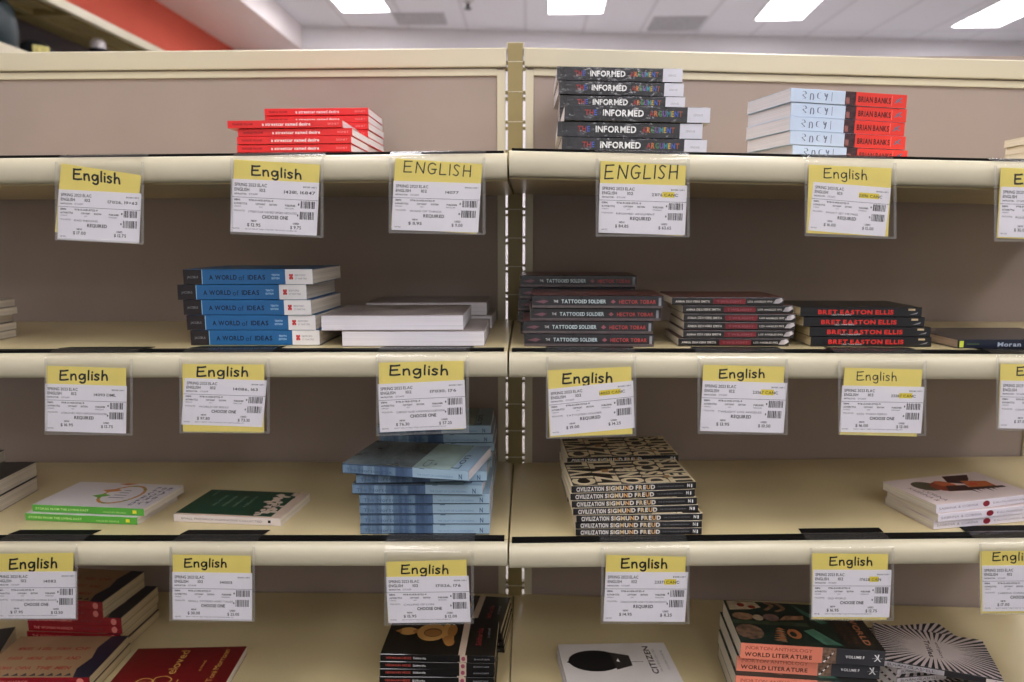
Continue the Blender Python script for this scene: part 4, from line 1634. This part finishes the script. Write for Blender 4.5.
# small white-topped item further along the shelf
c = at_x(98, 46, XE - .1)
m2 = empty('dark_mug', (c.x, c.y, zs))
mm = MB()
hgt = max(.06, c.z - zs)
mm.lathe([(.05, .001), (.055, .02), (.055, hgt - .03), (.05, hgt - .02), (.045, hgt - .03)], (0, 0, 0), BC)
mm.build('mug_body', m2, smooth=True)
mm = MB()
mm.lathe([(.03, hgt - .029), (.045, hgt - .01), (.045, hgt + .02), (.03, hgt + .04), (.005, hgt + .046)], (0, 0, 0), WCOV)
mm.build('white_lid', m2, smooth=True)
tag(m2, 'small dark container with round white top peeking above the left rail', 'container')

# ------------------------------------------------------------------ ceiling fittings
LIT = emit('lit_diffuser', (255, 250, 253), 14.2)
FRM = mat('white_trim', (220, 220, 222), .5, .3, .02, 5)


def ceiling_light(cx, cy, w, l, rz, label):
    o = empty('ceiling_light', (cx, cy, CZ))
    o.rotation_euler.z = rz
    m = MB()
    m.box(-w / 2, w / 2, -l / 2, l / 2, -.012, -.002, LIT)
    m.build('diffuser', o)
    m = MB()
    for s_ in (-1, 1):
        xa = min(s_ * w / 2, s_ * (w / 2 + .02))
        m.box(xa, xa + .02, -l / 2 - .02, l / 2 + .02, -.016, -.0005, FRM)
        ya = min(s_ * l / 2, s_ * (l / 2 + .02))
        m.box(-w / 2, w / 2, ya, ya + .02, -.016, -.0005, FRM)
    m.build('fixture_frame', o)
    tag(o, label, 'ceiling light', 'ceiling light panels')
    return o


for (xa, xb, y, slope, lab) in ((343, 390, 11.5, .35, 'bright ceiling light panel, first from the white bulkhead'),
                                (549, 602, 13, .05, 'bright ceiling light panel above the black textbook pile'),
                                (756, 801, 19.5, -.45, 'bright ceiling light panel above the blue and red books'),
                                (952, 998, 26.5, -.6, 'bright ceiling light panel, farthest from the white bulkhead')):
    A, B = at_z(xa, y, CZ - .012), at_z(xb, y, CZ - .012)
    w = (B - A).length
    # direction of the panel's long side, read from its left edge
    E = at_z(xa + {343: -9.5, 549: 0, 756: 15, 952: 40}[xa], y - {343: 10.5, 549: 12, 756: 18, 952: 20}[xa], CZ - .012)
    dv = (E - A)
    ang = math.atan2(dv.y, dv.x) + math.pi / 2
    l = 1.2
    mid = (A + B) / 2 + dv.normalized() * l / 2
    LOG.append(('light', w, math.degrees(ang), mid[:]))
    ceiling_light(mid.x, mid.y, w, l, ang, lab)
k = 0
for yy in (-5.0, -3.4, -1.2, 1.4, 3.6):  # out of view; frontmost and both rear rows added to brighten shelves and ceiling
    for xx in (-2.6, -.8, 1.0, 2.8):
        ceiling_light(xx, yy, .6, 1.2, 0, 'unseen ceiling light panel overhead near the shelves')
VENT = mat('grey_vent_louvre', (196, 196, 200), .6, .3, .1, 30)
for (xa, xb, ya, yb, lab) in ((398, 448, 25, 14, 'grey ceiling vent left of the upright post'), (646, 697, 31, 17.5, 'grey ceiling vent right of the upright post')):
    A, B, D = at_z(xa, ya, CZ - .012), at_z(xb, ya, CZ - .012), at_z((xa + xb) / 2, yb, CZ - .012)
    mid = (A + B) / 2
    o = empty('ceiling_vent', (mid.x, (mid.y + D.y) / 2, CZ))
    w, l = (B - A).length, abs(mid.y - D.y)
    m = MB()
    m.box(-w / 2, w / 2, -l / 2, l / 2, -.008, -.0005, VENT)
    m.build('vent_frame', o)
    m = MB()
    for j in range(8):
        y = -l / 2 + l * (j + .5) / 8
        m.box(-w / 2 + .02, w / 2 - .02, y - .01, y + .02, -.014, -.0085, VENT)
    m.build('vent_louvres', o)
    tag(o, lab, 'vent', 'ceiling vents')
c = at_z(468, 5, CZ - .03)
spk = empty('sprinkler', (c.x, c.y, CZ))
m = MB()
m.lathe([(.05, -.012), (.05, -.0005)], (0, 0, 0), FRM)
m.build('escutcheon', spk)
m = MB()
m.lathe([(.012, -.07), (.035, -.068), (.035, -.062), (.014, -.055), (.014, -.0125)], (0, 0, 0), mat('dark_metal', (50, 50, 54), .4, .5, .1, 20, metal=.6))
m.build('sprinkler_head', spk)
tag(spk, 'small dark sprinkler head on the ceiling tiles', 'sprinkler')

# ------------------------------------------------------------------ light and colour
w = bpy.data.worlds.new('world')
SC.world = w
w.use_nodes = True
bg = w.node_tree.nodes['Background']
bg.inputs[0].default_value = (1, .96, .93, 1)
bg.inputs[1].default_value = .52
SC.view_settings.view_transform = 'Standard'
SC.view_settings.look = 'None'
SC.view_settings.gamma = 1
SC.view_settings.use_curve_mapping = False
SC.view_settings.exposure = -0.06
SC.cycles.use_denoising = True
SC.cycles.max_bounces = 8
SC.cycles.transparent_max_bounces = 24
SC.cycles.sample_clamp_indirect = 6
